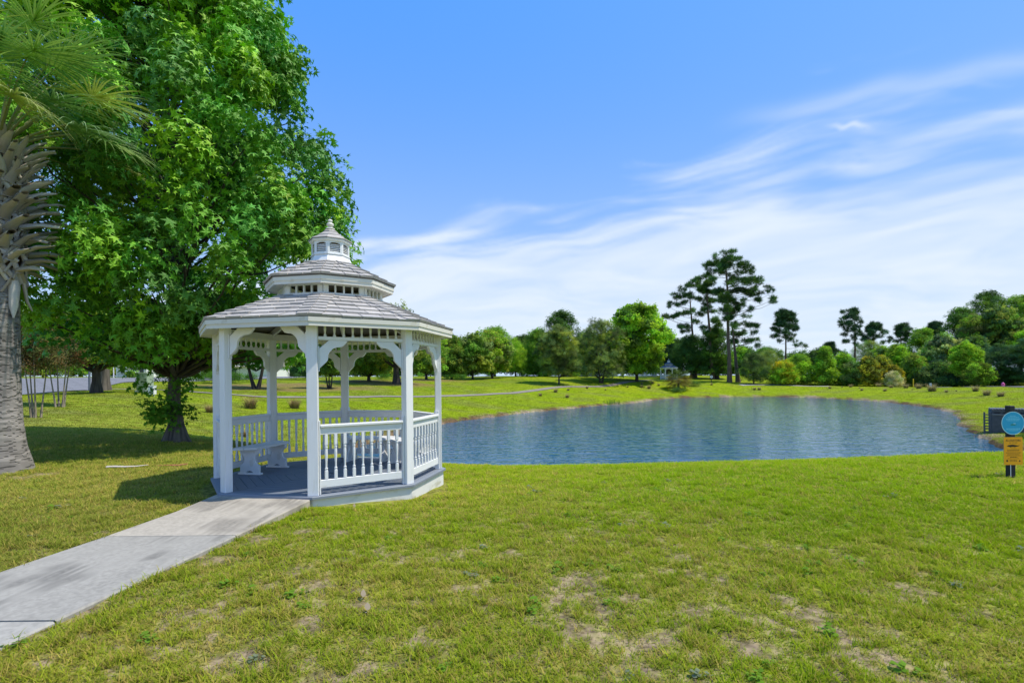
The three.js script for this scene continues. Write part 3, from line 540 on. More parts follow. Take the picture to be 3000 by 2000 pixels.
// a broadleaf tree or shrub: sizes in metres
function broadleaf(o) {
  const r = rng(o.seed), [x, y, z] = o.at, H = o.height, y0 = o.crownFrom, prof = PROFILE[o.profile ?? 'round'];
  const t = thing(o.name ?? 'tree', o.label, o.category ?? 'tree', [x, y, z], o.group), area = 4 * o.rx * (H - y0), cr = o.clump ?? clamp(o.rx * 0.27, 0.35, 1.15), n = Math.round(clamp(area / (cr * cr) * 1.25 * (o.fill ?? 1), 8, 190)), clumps = [];
  for (let i = 0; i < n; i++) {
    const h = (i + r()) / n, a = i * 2.39996 + r() * 0.9, k = prof(h) * (i % 4 ? 0.66 + 0.42 * Math.pow(r(), 1.4) : 0.35 * r());
    clumps.push([Math.cos(a) * k * Math.max(0.1, o.rx - cr * 0.35) + (o.lean?.[0] ?? 0) * h, y0 + cr * (0.2 + 0.5 * r()) + h * (H - y0 - cr * 0.8), Math.sin(a) * k * Math.max(0.1, (o.rz ?? o.rx) - cr * 0.6), cr * (0.55 + 0.65 * r()), o.squash ?? 0.72]);
  }
  clumps.slice().forEach((c, i) => { if (i % 5) return; const s = 1.08 + 0.16 * r(), q = c[3] * (0.4 + 0.25 * r()); clumps.push([c[0] * s, c[1] + c[3] * (0.3 + 0.7 * r()), c[2] * s, q, 1]); });
  const woods = [], stems = o.stems ?? 1, mat = o.bark ?? M.barkDark;
  for (let s = 0; s < stems; s++) {
    const a = s / stems * 6.283 + r(), sp = stems > 1 ? o.rx * 0.32 : 0, th = y0 + (H - y0) * (stems > 1 ? 0.55 : 0.72);
    woods.push(tube(Array.from({ length: 7 }, (_, i) => { const q = i / 6; return V(Math.cos(a) * sp * Math.pow(q, 0.8) + (o.lean?.[0] ?? 0) * q * 0.5 + (stems > 1 ? 0.14 * Math.cos(a) : 0), q * th - (i ? 0 : 0.2), Math.sin(a) * sp * q + (stems > 1 ? 0.14 * Math.sin(a) : 0)); }), Array.from({ length: 7 }, (_, i) => mix(o.trunk, o.trunk * 0.25, i / 6) * (i ? 1 : 1.5)), 7, 0.5));
  }
  clumps.forEach((c, i) => { if (i % 2) return; const yb = Math.max(y0 * 0.8, c[1] - Math.hypot(c[0], c[2]) * 0.75), q = clamp(yb / (y0 + (H - y0) * 0.72)); woods.push(limb(V((o.lean?.[0] ?? 0) * q * 0.5, yb, 0), V(c[0], c[1], c[2]), o.trunk * 0.34, 0.02, 0.1, r, 4, 3)); });
  if (!o.noTrunk) part('trunk', merge(woods), mat, t);
  foliage('crown', SPRAY[o.spray ?? 'broad'], M.leaf, crownOf(clumps, o.colors, { density: o.density ?? 15 / Math.max(0.4, cr), size: o.size ?? 0.36, ...o }, r), t);
  return t;
}
// a pine whose boughs end in pads of needles; pads: [x, y, z, radius]
function pine(o) {
  const r = rng(o.seed), t = thing('pine_tree', o.label, 'tree', o.at, o.group), woods = [trunkGeo(o.height * 0.97, o.trunk, o.trunk * 0.25, o.lean ?? [0, 0], r, 9, 0.35)];
  for (const [x, y, z, R] of o.pads) { const reach = Math.hypot(x, z), yb = Math.min(o.height * 0.94, Math.max(o.height * 0.3, y - reach * (o.rise ?? 0.32))), q = yb / o.height; woods.push(limb(V((o.lean?.[0] ?? 0) * q, yb, (o.lean?.[1] ?? 0) * q), V(x, y - R * 0.25, z), Math.max(0.035, o.trunk * 0.16), 0.02, -0.04 * reach, r, 4, 4)); }
  part('trunk', merge(woods), M.barkPine, t);
  const pads = []; for (const [x, y, z, R] of [...o.pads]) if (Math.hypot(x, z) > 2.2 && r() < 0.75) o.pads.push([x * 0.66, y - 0.2 + 0.5 * r(), z * 0.66, R * 0.62]); for (const [x, y, z, R] of o.pads) { const k = Math.max(2, Math.round(R * R * 3.4)); for (let i = 0; i < k; i++) { const a = r() * 6.283, d = R * 0.85 * Math.sqrt(r()); pads.push([x + Math.cos(a) * d, y + (r() - 0.5) * R * 0.9, z + Math.sin(a) * d, Math.max(0.5, R * 0.6), 0.62]); } }
  foliage('crown', SPRAY.needles, M.needle, crownOf(pads, o.colors, { density: 25, size: 0.58, upright: 0.5, clumpTone: 0.34 }, r), t);
  return t;
}
// photograph measures -> a tree: trunk foot (px, py), distance, top, crown's left, right and lower edge, all in photograph pixels
let treeSeed = 400;
function far(label, px, py, d, top, left, right, low, colors, o = {}) {
  const at_ = at(px, py, d), m = d / FOCAL, c = (left + right) / 2, v = sight(c, top)[1];
  const H = EYE - v * d - at_[1], rx = (right - left) / 2 * m * 1.14, y0 = clamp((H - (low + 5 - top) * m), 0.15, H * 0.8);
  at_[0] = P(c, py, d)[0];
  return broadleaf({ label, at: at_, height: H, rx, crownFrom: y0, colors, seed: treeSeed++, trunk: o.trunkPx ? o.trunkPx * m / 2 : clamp(H * 0.022, 0.08, 0.4), ...o });
}
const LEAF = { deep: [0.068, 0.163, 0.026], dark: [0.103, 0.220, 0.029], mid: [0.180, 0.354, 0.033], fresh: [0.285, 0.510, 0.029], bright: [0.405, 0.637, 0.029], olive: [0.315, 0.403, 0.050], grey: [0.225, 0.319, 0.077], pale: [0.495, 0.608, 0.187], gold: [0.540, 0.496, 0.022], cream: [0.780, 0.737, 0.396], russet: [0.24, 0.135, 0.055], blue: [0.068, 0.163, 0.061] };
// ---------------------------------------------------------------- the sweetgum beside the gazebo
{
  const r = rng(900), B = at(513, 1290, 14), t = thing('sweetgum_tree', 'big bright green star leaved tree between the palm and the gazebo', 'tree', B);
  const H = 15.6, woods = [tube([V(0, -0.2, 0), V(0.01, 0.12, 0), V(0.02, 0.45, 0), V(-0.02, 1.1, 0.02), V(0.03, 2.2, 0), V(-0.04, 3.6, 0), V(0.05, 5.5, -0.05), V(0.02, 8, 0), V(0.08, 10.5, 0), V(0.1, 14.5, 0)], (q, w) => { const h = q * 9; return mix(0.205, 0.03, Math.pow(q, 1.1)) * (1 + (h < 0.5 ? 1.2 : h < 1.5 ? 0.62 : h < 2.2 ? 0.15 : 0) * (0.75 + 0.35 * Math.sin(w * 5))); }, 20, 0.4)];
  const rad = h => -0.3 + (h < 2.2 ? 2.6 : h < 3.6 ? mix(3.4, 4.75, (h - 2.2) / 1.4) : h < 6.4 ? mix(4.75, 4.65, (h - 3.6) / 2.8) : h < 9.2 ? mix(4.65, 3.65, (h - 6.4) / 2.8) : h < 11.7 ? mix(3.65, 2.45, (h - 9.2) / 2.5) : mix(2.45, 0.4, (h - 11.7) / 3.9));
  const clumps = [], n = 460;
  for (let i = 0; i < n; i++) {
    const h = 2.2 + (H - 2.5) * Math.pow((i + r()) / n, 1.18), a = i * 2.39996 + r(), edge = r() < 0.7, k = rad(h) * (edge ? 0.80 + 0.2 * r() : 0.25 + 0.5 * r());
    if (Math.cos(a) * k < -1.3 && h < 4.3 - 0.4 * Math.sin(a)) continue;
    const cr = (edge ? 0.47 : 0.62) * (0.7 + 0.6 * r());
    clumps.push([Math.cos(a) * k * 0.97, h + (edge ? 0.15 : 0), Math.sin(a) * k, cr, edge ? 1.05 : 0.75]);
    if (edge && r() < 0.6) { const g = 0.25 + 0.3 * r(); clumps.push([Math.cos(a) * (k + g * 0.5), h + cr * 0.9, Math.sin(a) * (k + g * 0.5), cr * 0.46, 1.7]); clumps.push([Math.cos(a) * (k + g * 0.7), h + cr * 1.5, Math.sin(a) * (k + g * 0.7), cr * 0.3, 1.8]); } // a shoot that stands up from the bough
    if (i % 2 === 0) { const yb = Math.max(1.7, h - k * 0.62), q = yb / 15.6; woods.push(limb(V(0.02, yb, 0), V(Math.cos(a) * k, h, Math.sin(a) * k), mix(0.065, 0.025, q), 0.012, 0.12, r, 5, 6)); }
  }
  for (let i = 0; i < 5; i++) { const a = 2.2 + r() * 3.2, k = 1 + r() * 2.4; clumps.push([Math.cos(a) * k, 2.0 + r() * 0.7, Math.sin(a) * k * 0.8 + 0.5, 0.42 + 0.2 * r(), 0.7]); }
  part('trunk', merge(woods), M.bark, t);
  foliage('crown', SPRAY.star, M.gloss, crownOf(clumps, [[0.14, 0.38, 0.018], [0.18, 0.44, 0.015], [0.24, 0.50, 0.015], [0.10, 0.31, 0.026]], { density: 88, size: 0.34, upright: 0.3, clumpTone: 0.36 }, r), t);
  const shoots = []; for (let i = 0; i < 26; i++) { const a = (i < 18 ? 2.2 + r() * 2.6 : r() * 6.28), h = 0.55 + 1.5 * r(), k = (i < 18 ? 0.25 + 0.5 * r() * (1 - Math.abs(h - 1.2) * 0.5) : 0.22); shoots.push([Math.cos(a) * k, h, Math.sin(a) * k + 0.1, 0.24, 0.9]); }
  foliage('trunk_shoots', SPRAY.star, M.leaf, crownOf(shoots, [[0.11, 0.29, 0.02], [0.14, 0.33, 0.02]], { density: 90, size: 0.24, upright: 0.3 }, r), t);
}
// ---------------------------------------------------------------- the cabbage palm at the left
const boneMats = [[0.50, 0.455, 0.42], [0.40, 0.36, 0.33], [0.58, 0.54, 0.50], [0.44, 0.38, 0.32]].map(c => std(c, { roughness: 0.9, map: woodTex, bumpMap: woodTex, bumpScale: 0.004 }));
const frondMats = [[0.25, 0.44, 0.09], [0.31, 0.50, 0.09], [0.19, 0.38, 0.10], [0.44, 0.54, 0.10]].map(c => leafy({ color: lin(...c), roughness: 0.6, specularIntensity: 0.6, transmission: 0.55 }));
const stalkMat = std([0.20, 0.22, 0.07], { roughness: 0.6 });
function palmFrond(r, yaw, el, len, blade) { // [stalk, blade] about the trunk's top
  const pts = [], rad = [], n = 8, dir = V(Math.cos(yaw), 0, Math.sin(yaw)); let p = V(dir.x * 0.12, 0, dir.z * 0.12), e = el; const bend = 0.035 + 0.03 * r();
  for (let i = 0; i <= n; i++) { pts.push(p.clone()); rad.push(mix(0.026, 0.011, i / n)); p = p.clone().addScaledVector(V(dir.x * Math.cos(e), Math.sin(e), dir.z * Math.cos(e)), len / n); e -= bend * (0.6 + i / n); }
  const stalk = tube(pts, rad, 6), hub = pts[n], fw = V(dir.x * Math.cos(e), Math.sin(e), dir.z * Math.cos(e)), side = V(-dir.z, 0, dir.x), roll = (r() - 0.5) * 1.0, upv = side.clone().cross(fw).negate(); side.applyAxisAngle(fw, roll); upv.applyAxisAngle(fw, roll);
  const pos = [], N = 46;
  for (let i = 0; i < N; i++) {
    const q = (i + 0.5) / N * 2 - 1, th = q * 2.25 + (r() - 0.5) * 0.16, cost = (1 - Math.abs(q)) * 0.34, L = blade * (0.72 + 0.28 * Math.cos(q * 1.5)) * (0.88 + 0.24 * r()), base = hub.clone().addScaledVector(fw, cost).addScaledVector(V(0, -1, 0), cost * cost * 0.8);
    let d = fw.clone().multiplyScalar(Math.cos(th)).addScaledVector(side, Math.sin(th)).addScaledVector(upv, 0.28 * (1 - Math.abs(q) * 0.4) + 0.22 * (r() - 0.5)).normalize(); const seg = 6, dr = 0.05 + 0.22 * r();
    const c = base.clone(), W = 0.019; let prev = null;
    for (let k = 0; k <= seg; k++) {
      const t = k / seg, w = W * (k === 0 ? 0.35 : Math.sin(Math.PI * clamp(0.28 + 0.74 * t)) * (1 - 0.55 * t)), across = d.clone().cross(upv).normalize(), cur = [c.clone().addScaledVector(across, w).addScaledVector(upv, 0.010 * (1 - t)), c.clone(), c.clone().addScaledVector(across, -w).addScaledVector(upv, 0.010 * (1 - t))];
      if (prev) for (const s of [0, 1]) for (const v of [prev[s], prev[s + 1], cur[s + 1], prev[s], cur[s + 1], cur[s]]) pos.push(v.x, v.y, v.z);
      prev = cur; c.addScaledVector(d, L / seg); d.addScaledVector(V(0, -1, 0), dr * t * 2.1).normalize();
    }
  }
  return [stalk, fromTris(pos)];
}
function palm(o) {
  const r = rng(o.seed), t = thing('palm_tree', o.label, 'tree', o.at), s = o.scale ?? 1;
  const rings = 26, top = o.height, pts = [], rad = [];
  for (let i = 0; i <= rings; i++) { const q = i / rings, y = q * top; pts.push(V(0.03 * Math.sin(q * 3), y - (i ? 0 : 0.1), 0)); rad.push(s * ((0.285 + 0.20 * Math.exp(-y / 0.42) + 0.05 * Math.exp(-y / 1.6)) * (i % 2 ? 1 : 0.985))); }
  const palmBark = texture(512, 1024, (u, v) => { const ringy = tn(u * 4 + 2, v * 120 + 2 * tn(u * 6, v * 12, 6, 12), 4, 120), crack = smooth(0.6, 0.8, tn(u * 18, v * 250, 18, 250)), patch = fractal(u, v, 5, 4), k = 0.40 + 0.32 * ringy - 0.2 * crack + 0.5 * (patch - 0.5); const moss = smooth(0.5, 0.7, fractal(u + 0.4, v, 7, 4)) * 0.3; return [clamp(k), clamp(k * 0.97 + 0.02 * moss), clamp(k * 0.94 - 0.05 * moss)]; }, true);
  const palmBump = texture(512, 1024, (u, v) => clamp(0.5 + 0.5 * (tn(u * 4 + 2, v * 120 + 2 * tn(u * 6, v * 12, 6, 12), 4, 120) - 0.5) - 0.5 * smooth(0.58, 0.8, tn(u * 18, v * 250, 18, 250))));
  part('trunk', tube(pts, rad, 28, 1 / top), o.plain ? M.bark : std([0.40, 0.385, 0.37], { roughness: 0.95, map: rep(palmBark, 2, 1), bumpMap: rep(palmBump, 2, 1), bumpScale: 0.03 }), t);
  if (!o.plain) {
    part('fibre_sheath', tube([V(0.03, o.bootsFrom - 0.1, 0), V(0.03, o.bootsFrom + 0.4, 0), V(0.02, top - 0.3, 0), V(0, top + 0.15, 0)], [0.27, 0.325, 0.30, 0.16], 20, 1), std([0.20, 0.12, 0.07], { roughness: 1, map: rep(barkCol, 3, 1), bumpMap: rep(barkTex, 3, 1), bumpScale: 0.03 }), t);
    for (let i = 0; i < 150; i++) { // old leaf bases, each split at its foot
      const q = i / 150, y = o.bootsFrom + (top - 0.05 - o.bootsFrom) * Math.pow(q, 0.92), a = i * 2.39996 + 0.25 * (r() - 0.5), L = mix(0.58, 0.42, q) * (0.75 + 0.4 * r()), out = mix(1.38, 0.85, q * q) * (0.85 + 0.3 * r()), R0 = 0.30;
      const legs = []; const mid_ = V(R0 + 0.09, 0.10, 0), tip = V(R0 + 0.09 + Math.sin(out) * L, 0.10 + Math.cos(out) * L, 0.14 * (r() - 0.5)), bendT = V(mix(mid_.x, tip.x, 0.5), mix(mid_.y, tip.y, 0.5) + 0.035, 0);
      for (const e of [-1, 1]) { const g = tube([V(R0 * 0.90, -0.30, e * 0.25), V(R0 + 0.03, -0.12, e * 0.16), V(mid_.x - 0.015, mid_.y - 0.02, e * 0.03)], (q2, w) => mix(0.034, 0.046, q2) * (1 - 0.5 * Math.abs(Math.sin(w))), 8); legs.push(g); }
      const endW = 0.25 + 0.55 * r(), w0 = 0.072 + 0.035 * r(), st = tube([V(mid_.x - 0.01, mid_.y - 0.05, 0), mid_, bendT, tip], (q2, w) => mix(w0 * 1.15, w0 * endW, q2 * q2) * (1 - 0.55 * Math.abs(Math.sin(w))) * (1 + 0.18 * Math.sin(q2 * 11 + i)), 9); legs.push(st);
      const m = part('leaf_base', merge(legs.map(g => { g.scale(1, 1, 1); return g; })), boneMats[Math.floor(r() * 4)], t); m.position.set(0.03, y, 0); m.rotation.set(0.7 * (r() - 0.5), -a, 0.34 * (r() - 0.5), 'YXZ');
    }
    // two loose bases hanging down over the bare trunk
    for (const [a, L, w, lean] of [[0.05, 0.85, 0.085, 0.05], [-0.32, 0.66, 0.032, -0.34]]) { const m = part('hanging_leaf_base', tube([V(0.31, 0.05, 0), V(0.34, -L * 0.35, lean * 0.3), V(0.335, -L * 0.75, lean * 0.6), V(0.33 + 0.02, -L, lean)], [0.02, w, w * 0.8, 0.012], 8), boneMats[2], t); m.position.set(0.02, o.bootsFrom + 0.02, 0); m.rotation.y = -a; }
  }
  const N = o.fronds;
  for (let i = 0; i < N; i++) {
    const q = (i + 0.5) / N, el = mix(1.35, o.low ?? 0.42, Math.pow(q, 0.7)) + 0.1 * (r() - 0.5), [st, bl] = palmFrond(r, i * 2.39996 + (o.yaw ?? 0), el, s * mix(1.75, 1.3, q) * (0.85 + 0.3 * r()), s * (0.98 + 0.22 * r()));
    const f = part('frond', bl, frondMats[Math.floor(r() * 4)], t); f.position.set(0.02, top - 0.05 + 0.25 * (1 - q), 0); part('stalk', st, stalkMat, f);
  }
  return t;
}
palm({ label: 'tall palm with criss-cross leaf bases at the left edge of the lawn', at: at(-7, 1386, 9.4), height: 5.75, bootsFrom: 3.55, fronds: 50, seed: 77, yaw: 0.4, low: 0.36 });
palm({ label: 'grey palm trunk standing behind the dark trunked tree near the road', at: at(306, 1133, 40), height: 4.6, bootsFrom: 3, fronds: 18, seed: 78, plain: true, scale: 0.95 });

// ---------------------------------------------------------------- left background
{
  const L = LEAF;
  far('russet tipped small tree on pale stems nearest the palm trunk', 92, 1222, 20.5, 935, 40, 168, 1085, [L.russet, [0.15, 0.17, 0.045], [0.13, 0.16, 0.04], [0.19, 0.16, 0.05]], { stems: 4, bark: M.barkPale, trunk: 0.035, spray: 'fine', profile: 'oval', size: 0.3, name: 'crape_myrtle', category: 'small tree', density: 26 });
  far('russet tipped small tree on three pale stems farther along the lawn', 166, 1190, 26, 930, 112, 236, 1075, [L.russet, [0.15, 0.17, 0.045], [0.18, 0.17, 0.05], [0.12, 0.15, 0.04]], { stems: 4, bark: M.barkPale, trunk: 0.04, spray: 'fine', profile: 'oval', size: 0.32, name: 'crape_myrtle', category: 'small tree', density: 26 });
  far('leafy tree on a thick dark trunk before the grey palm trunk', 283, 1148, 34, 900, 190, 372, 1072, [L.fresh, L.mid, L.olive], { trunkPx: 26, spray: 'round', size: 0.3 });
  const hedge = [['clipped bush behind the road just right of the palm trunk', 95, 92, 1064, 60, 140], ['loose green shrub across the road behind the pale stems', 165, 94, 1058, 120, 215], ['green shrub across the road left of the dark trunk', 235, 93, 1062, 195, 285], ['low shrub across the road right of the dark trunk', 320, 95, 1072, 290, 352], ['round dark bush before the white porch', 381, 72, 1092, 372, 394]];
  for (const [lab, px, d, top, l, rr] of hedge) far(lab, px, 1107, d, top, l, rr, 1106, [L.mid, L.olive, L.fresh], { profile: 'bush', name: 'shrub', category: 'shrub', noTrunk: true, spray: 'broad' });
  const backs = [['broad tree at the far left behind the palm trunk', -40, 100, 830, -150, 60], ['tall green tree across the road behind the pale stemmed trees', 120, 104, 880, 40, 220], ['pale green tree across the road left of the dark trunk', 235, 98, 905, 150, 320], ['green tree behind the white porch', 390, 108, 890, 310, 470], ['tree standing behind the sweetgum trunk', 480, 100, 930, 410, 560], ['tree just left of the gazebo in the far background', 590, 104, 945, 530, 655]];
  for (const [lab, px, d, top, l, rr] of backs) far(lab, px, 1106, d, top, l, rr, 1065, [L.mid, L.fresh, L.dark], { spray: 'broad' });
  // seen through and behind the gazebo
  far('twin trunked dark tree framed by the left bay of the gazebo', 767, 1141, 57, 890, 640, 860, 1068, [L.dark, L.mid, L.deep], { stems: 2, trunk: 0.2 });
  far('dense dark evergreen bush framed in the gazebo left of the middle post', 880, 1110, 80, 985, 846, 912, 1108, [L.deep, L.blue, L.deep], { profile: 'column', noTrunk: true, name: 'evergreen_bush', category: 'shrub', spray: 'fine', clump: 0.7 });
  far('small multi-stemmed tree framed right of the middle gazebo post', 957, 1139, 62, 985, 925, 1005, 1092, [L.dark, L.mid], { stems: 3, trunk: 0.09 });
  far('sunlit bright tree framed by the wide front bay of the gazebo', 1056, 1116, 76, 930, 1010, 1150, 1096, [L.fresh, L.olive, L.mid], { spray: 'round' });
  far('dark mossy oak leaning behind the right posts of the gazebo', 1166, 1125, 72, 905, 1075, 1250, 1062, [L.deep, L.dark, L.olive], { trunkPx: 20, lean: [-0.8, 0] });
  far('round crowned tree framed by the narrow right bay of the gazebo', 1250, 1114, 86, 958, 1198, 1300, 1088, [L.mid, L.olive, L.fresh], {});
  far('tree emerging from behind the gazebo eave', 1318, 1112, 92, 985, 1288, 1358, 1096, [L.mid, L.dark, L.olive], {});
  for (const [lab, px, py, d, top, l, rr] of [['round clipped bush seen left of the gazebo under the sweetgum', 570, 1118, 66, 1092, 545, 596], ['round bright bush seen through the gazebo beside its left posts', 630, 1119, 66, 1090, 596, 664], ['bright low bush beside the grey trunk seen through the gazebo', 685, 1119, 68, 1094, 662, 712], ['small bush right of the twin trunks seen through the gazebo', 728, 1118, 72, 1096, 712, 746], ['low dark hedge bush beside the mossy oak', 1122, 1116, 82, 1096, 1100, 1150],
    ['clipped round bush nearest the gazebo eave on the far lawn', 1308, 1113, 90, 1097, 1294, 1323], ['second clipped round bush from the gazebo on the far lawn', 1332, 1113, 90, 1098, 1320, 1344], ['third clipped round bush from the gazebo on the far lawn', 1354, 1113, 90, 1099, 1341, 1367]]) far(lab, px, py, d, top, l, rr, py, [[0.11, 0.27, 0.02], [0.09, 0.23, 0.02]], { profile: 'bush', noTrunk: true, name: 'clipped_bush', category: 'bush', spray: 'fine', size: 0.28, clump: 0.5 });
  for (let i = 0; i < 12; i++) { const px = 470 + i * 82, tops = [960, 985, 940, 1000, 990, 1005, 1000, 985, 1010, 1000, 1010, 1015][i]; const names = ['beyond the sweetgum trunk', 'beyond the left eave of the gazebo', 'beyond the left gazebo posts', 'beyond the white wall', 'beyond the middle post of the gazebo', 'beyond the multi-stemmed tree', 'beyond the sunlit bright tree', 'beyond the mossy oak', 'beyond the right bay of the gazebo', 'beyond the clipped bushes', 'beyond the round pale tree', 'beyond the yellow green tree'][i]; far('dim backdrop tree ' + names, px, 1102, 150 + (i % 3) * 8, tops, px - 62, px + 62, 1104, [L.dark, L.deep, L.mid], { density: 12, size: 0.6, profile: 'bush', noTrunk: true }); }
}
// ---------------------------------------------------------------- the far left bank
{
  const L = LEAF;
  far('round headed grey green tree, leftmost on the far bank', 1381, 1112, 95, 985, 1332, 1438, 1084, [L.grey, L.olive, L.mid], { spray: 'round', size: 0.42 });
  far('small tree with a lit yellow green lower crown on the far bank', 1437, 1107, 101, 978, 1392, 1492, 1090, [L.olive, L.grey, L.fresh], { spray: 'round', size: 0.42 });
  far('broad bright green tree behind the two round headed trees', 1458, 1104, 117, 962, 1395, 1504, 1085, [L.fresh, L.mid, L.fresh], {});
  far('slender tree with drooping yellow green leaves, right of the broad one', 1498, 1103, 112, 1003, 1480, 1541, 1086, [L.bright, L.fresh], { profile: 'oval', spray: 'fine' });
  far('green tree left of the feathery conical tree', 1582, 1102, 116, 966, 1533, 1628, 1095, [L.mid, L.fresh, L.mid], {});
  far('tall dark conical tree behind the feathery one', 1650, 1105, 111, 912, 1590, 1706, 1088, [L.deep, L.dark, L.dark], { profile: 'oval' });
  far('feathery olive green conical tree by the curving path', 1631, 1124, 87, 957, 1577, 1699, 1098, [L.olive, L.grey, [0.075, 0.125, 0.03]], { profile: 'oval', spray: 'feather', trunk: 0.13, bark: M.bark });
  far('dark tree filling the gap behind the airy multi-stemmed tree', 1715, 1104, 122, 975, 1680, 1760, 1085, [L.deep, L.dark], {});
  far('airy multi-stemmed olive tree above the path', 1762, 1119, 95, 939, 1693, 1828, 1103, [L.olive, [0.12, 0.17, 0.045], L.grey], { stems: 3, trunk: 0.15, spray: 'feather', fill: 0.85, density: 11 });
  far('tall sunlit yellow green tree left of the far gazebo', 1846, 1114, 101, 899, 1776, 1956, 1090, [L.bright, L.fresh, L.bright, [0.15, 0.27, 0.03]], { profile: 'oval', spray: 'round', size: 0.55, trunk: 0.25 });
  far('dark tree between the sunlit tree and the pines', 1950, 1106, 128, 962, 1918, 1990, 1080, [L.deep, L.blue], { profile: 'cone' });
  far('dark spreading oak behind the far gazebo', 2043, 1108, 121, 985, 1972, 2086, 1086, [L.deep, L.dark, L.deep], { trunkPx: 14 });
  far('dusky oak around the thick trunk left of the tall pine', 2096, 1110, 117, 960, 2056, 2142, 1096, [L.dark, L.deep, L.mid], { trunkPx: 14 });
  for (const [lab, px, d, top, l, rr, c] of [['dim tree behind the slender yellow green tree', 1530, 138, 988, 1465, 1600, L.dark], ['dim tree far behind the feathery tree', 1622, 140, 984, 1555, 1690, L.deep], ['dim tree far behind the airy tree', 1735, 138, 985, 1655, 1815, L.deep], ['dim tree far behind the sunlit tree', 1855, 140, 980, 1780, 1935, L.dark], ['dim tree far behind the far gazebo', 1975, 140, 996, 1900, 2045, L.deep], ['fresh green tree glimpsed between the pine trunks', 2165, 150, 1020, 2130, 2225, L.fresh], ['dim low tree glimpsed behind the thick trunk', 2090, 152, 1030, 2030, 2140, L.mid]]) far(lab, px, 1102, d, top, l, rr, 1103, [c, L.dark], { density: 12, size: 0.6, profile: 'bush', noTrunk: true });
  for (const [lab, px, py, d, top, l, rr] of [['low bush at the foot of the green tree left of the conical tree', 1602, 1105, 112, 1090, 1576, 1618], ['small bush right of the feathery tree trunk', 1668, 1108, 112, 1094, 1650, 1690], ['grass green bush on the lawn behind the pine trunks', 2178, 1104, 140, 1080, 2160, 2196], ['dark bush behind the leaning pine trunk', 2235, 1105, 140, 1078, 2205, 2262]]) far(lab, px, py, d, top, l, rr, py, [L.mid, L.fresh], { profile: 'bush', noTrunk: true, name: 'bush', category: 'bush' });
  // pines, bough by bough: measures in a 3.485-fold view of the photograph from (1900, 700)
  const pads = (list, base, d) => { const b = at(...base, d), r = rng(list.length); return list.map(([x, y, R]) => { const p = P(1900 + x / 3.485, 700 + y / 3.485, d); const Rm = R / 3.485 * d / FOCAL; return [p[0] - b[0], p[1] - b[1], (r() - 0.5) * 5.5, Rm * 0.98]; }); };
  const pineGreen = [[0.066, 0.15, 0.038], [0.09, 0.19, 0.04], [0.05, 0.12, 0.038], [0.12, 0.225, 0.042]];
  const padsA = [[700, 180, 40], [760, 165, 40], [820, 158, 45], [880, 180, 45], [930, 200, 36], [605, 265, 32], [655, 250, 50], [720, 245, 55], [800, 240, 58], [870, 255, 55], [940, 275, 50], [1000, 290, 42], [1050, 310, 38], [1092, 330, 20], [625, 340, 50], [700, 325, 60], [780, 335, 45], [900, 340, 50], [880, 420, 60], [950, 440, 50], [1010, 435, 50], [1080, 445, 48], [1140, 450, 42], [1205, 500, 40], [1235, 555, 38], [1230, 620, 30], [1275, 640, 25], [1165, 560, 42], [1110, 545, 46], [1050, 525, 48], [980, 525, 50], [900, 520, 60], [820, 475, 50], [740, 525, 55], [760, 600, 60], [830, 620, 55], [900, 640, 50], [965, 640, 35], [1010, 650, 24], [700, 645, 48], [960, 700, 48], [1008, 730, 34], [900, 735, 58], [830, 745, 50], [760, 725, 58], [780, 820, 48], [880, 815, 48], [955, 800, 36], [845, 900, 36]];
  const padsD = [[430, 475, 36], [480, 445, 42], [540, 405, 48], [590, 375, 42], [640, 420, 52], [560, 480, 58], [490, 535, 50], [430, 560, 38], [610, 525, 58], [660, 565, 50], [560, 600, 48], [620, 680, 46], [555, 720, 42], [660, 720, 46], [690, 620, 50], [640, 850, 50], [590, 900, 44], [690, 900, 50], [570, 965, 40], [720, 960, 52], [640, 1005, 50]];
  const padsC = [[330, 512, 32], [380, 500, 38], [265, 575, 28], [310, 592, 38], [370, 572, 42], [235, 640, 20], [290, 650, 36], [218, 692, 16], [360, 660, 38], [420, 620, 42], [150, 800, 22], [200, 790, 28], [260, 782, 32], [320, 762, 38], [380, 770, 38], [470, 722, 38], [500, 780, 36], [540, 760, 30], [330, 892, 30], [380, 900, 34], [310, 920, 16], [360, 948, 16], [440, 850, 26], [500, 850, 26]];
  const padsB = [[900, 882, 38], [960, 880, 42], [1030, 882, 40], [1068, 900, 24], [940, 960, 50], [1010, 960, 46], [1058, 970, 34], [1088, 1040, 24], [1040, 1050, 36], [980, 1060, 42], [930, 1040, 46], [1058, 1098, 20]];
  const pineAt = (label, foot, d, top, trunk, list, leanPx, seed) => { const b = at(...foot, d), H = EYE - sight(foot[0], top)[1] * d - b[1]; pine({ label, at: b, height: H, trunk, lean: [leanPx * d / FOCAL, 0], pads: pads(list, foot, d), colors: pineGreen, seed, group: 'tall pines right of the far gazebo' }); };
  pineAt('tallest pine with one long bough reaching right over the water', [2138, 1121], 105, 742, 0.42, padsA, -6, 601);
  pineAt('leaning pine with a low crown just right of the tallest pine', [2163, 1117], 107, 945, 0.42, padsB, -16, 602);
  pineAt('pine with a long bough reaching left over the far gazebo', [2038, 1109], 123, 841, 0.36, padsC, -14, 603);
  pineAt('pine on the thick dark trunk between the two taller crowns', [2088, 1111], 116, 806, 0.42, padsD, -16, 604);
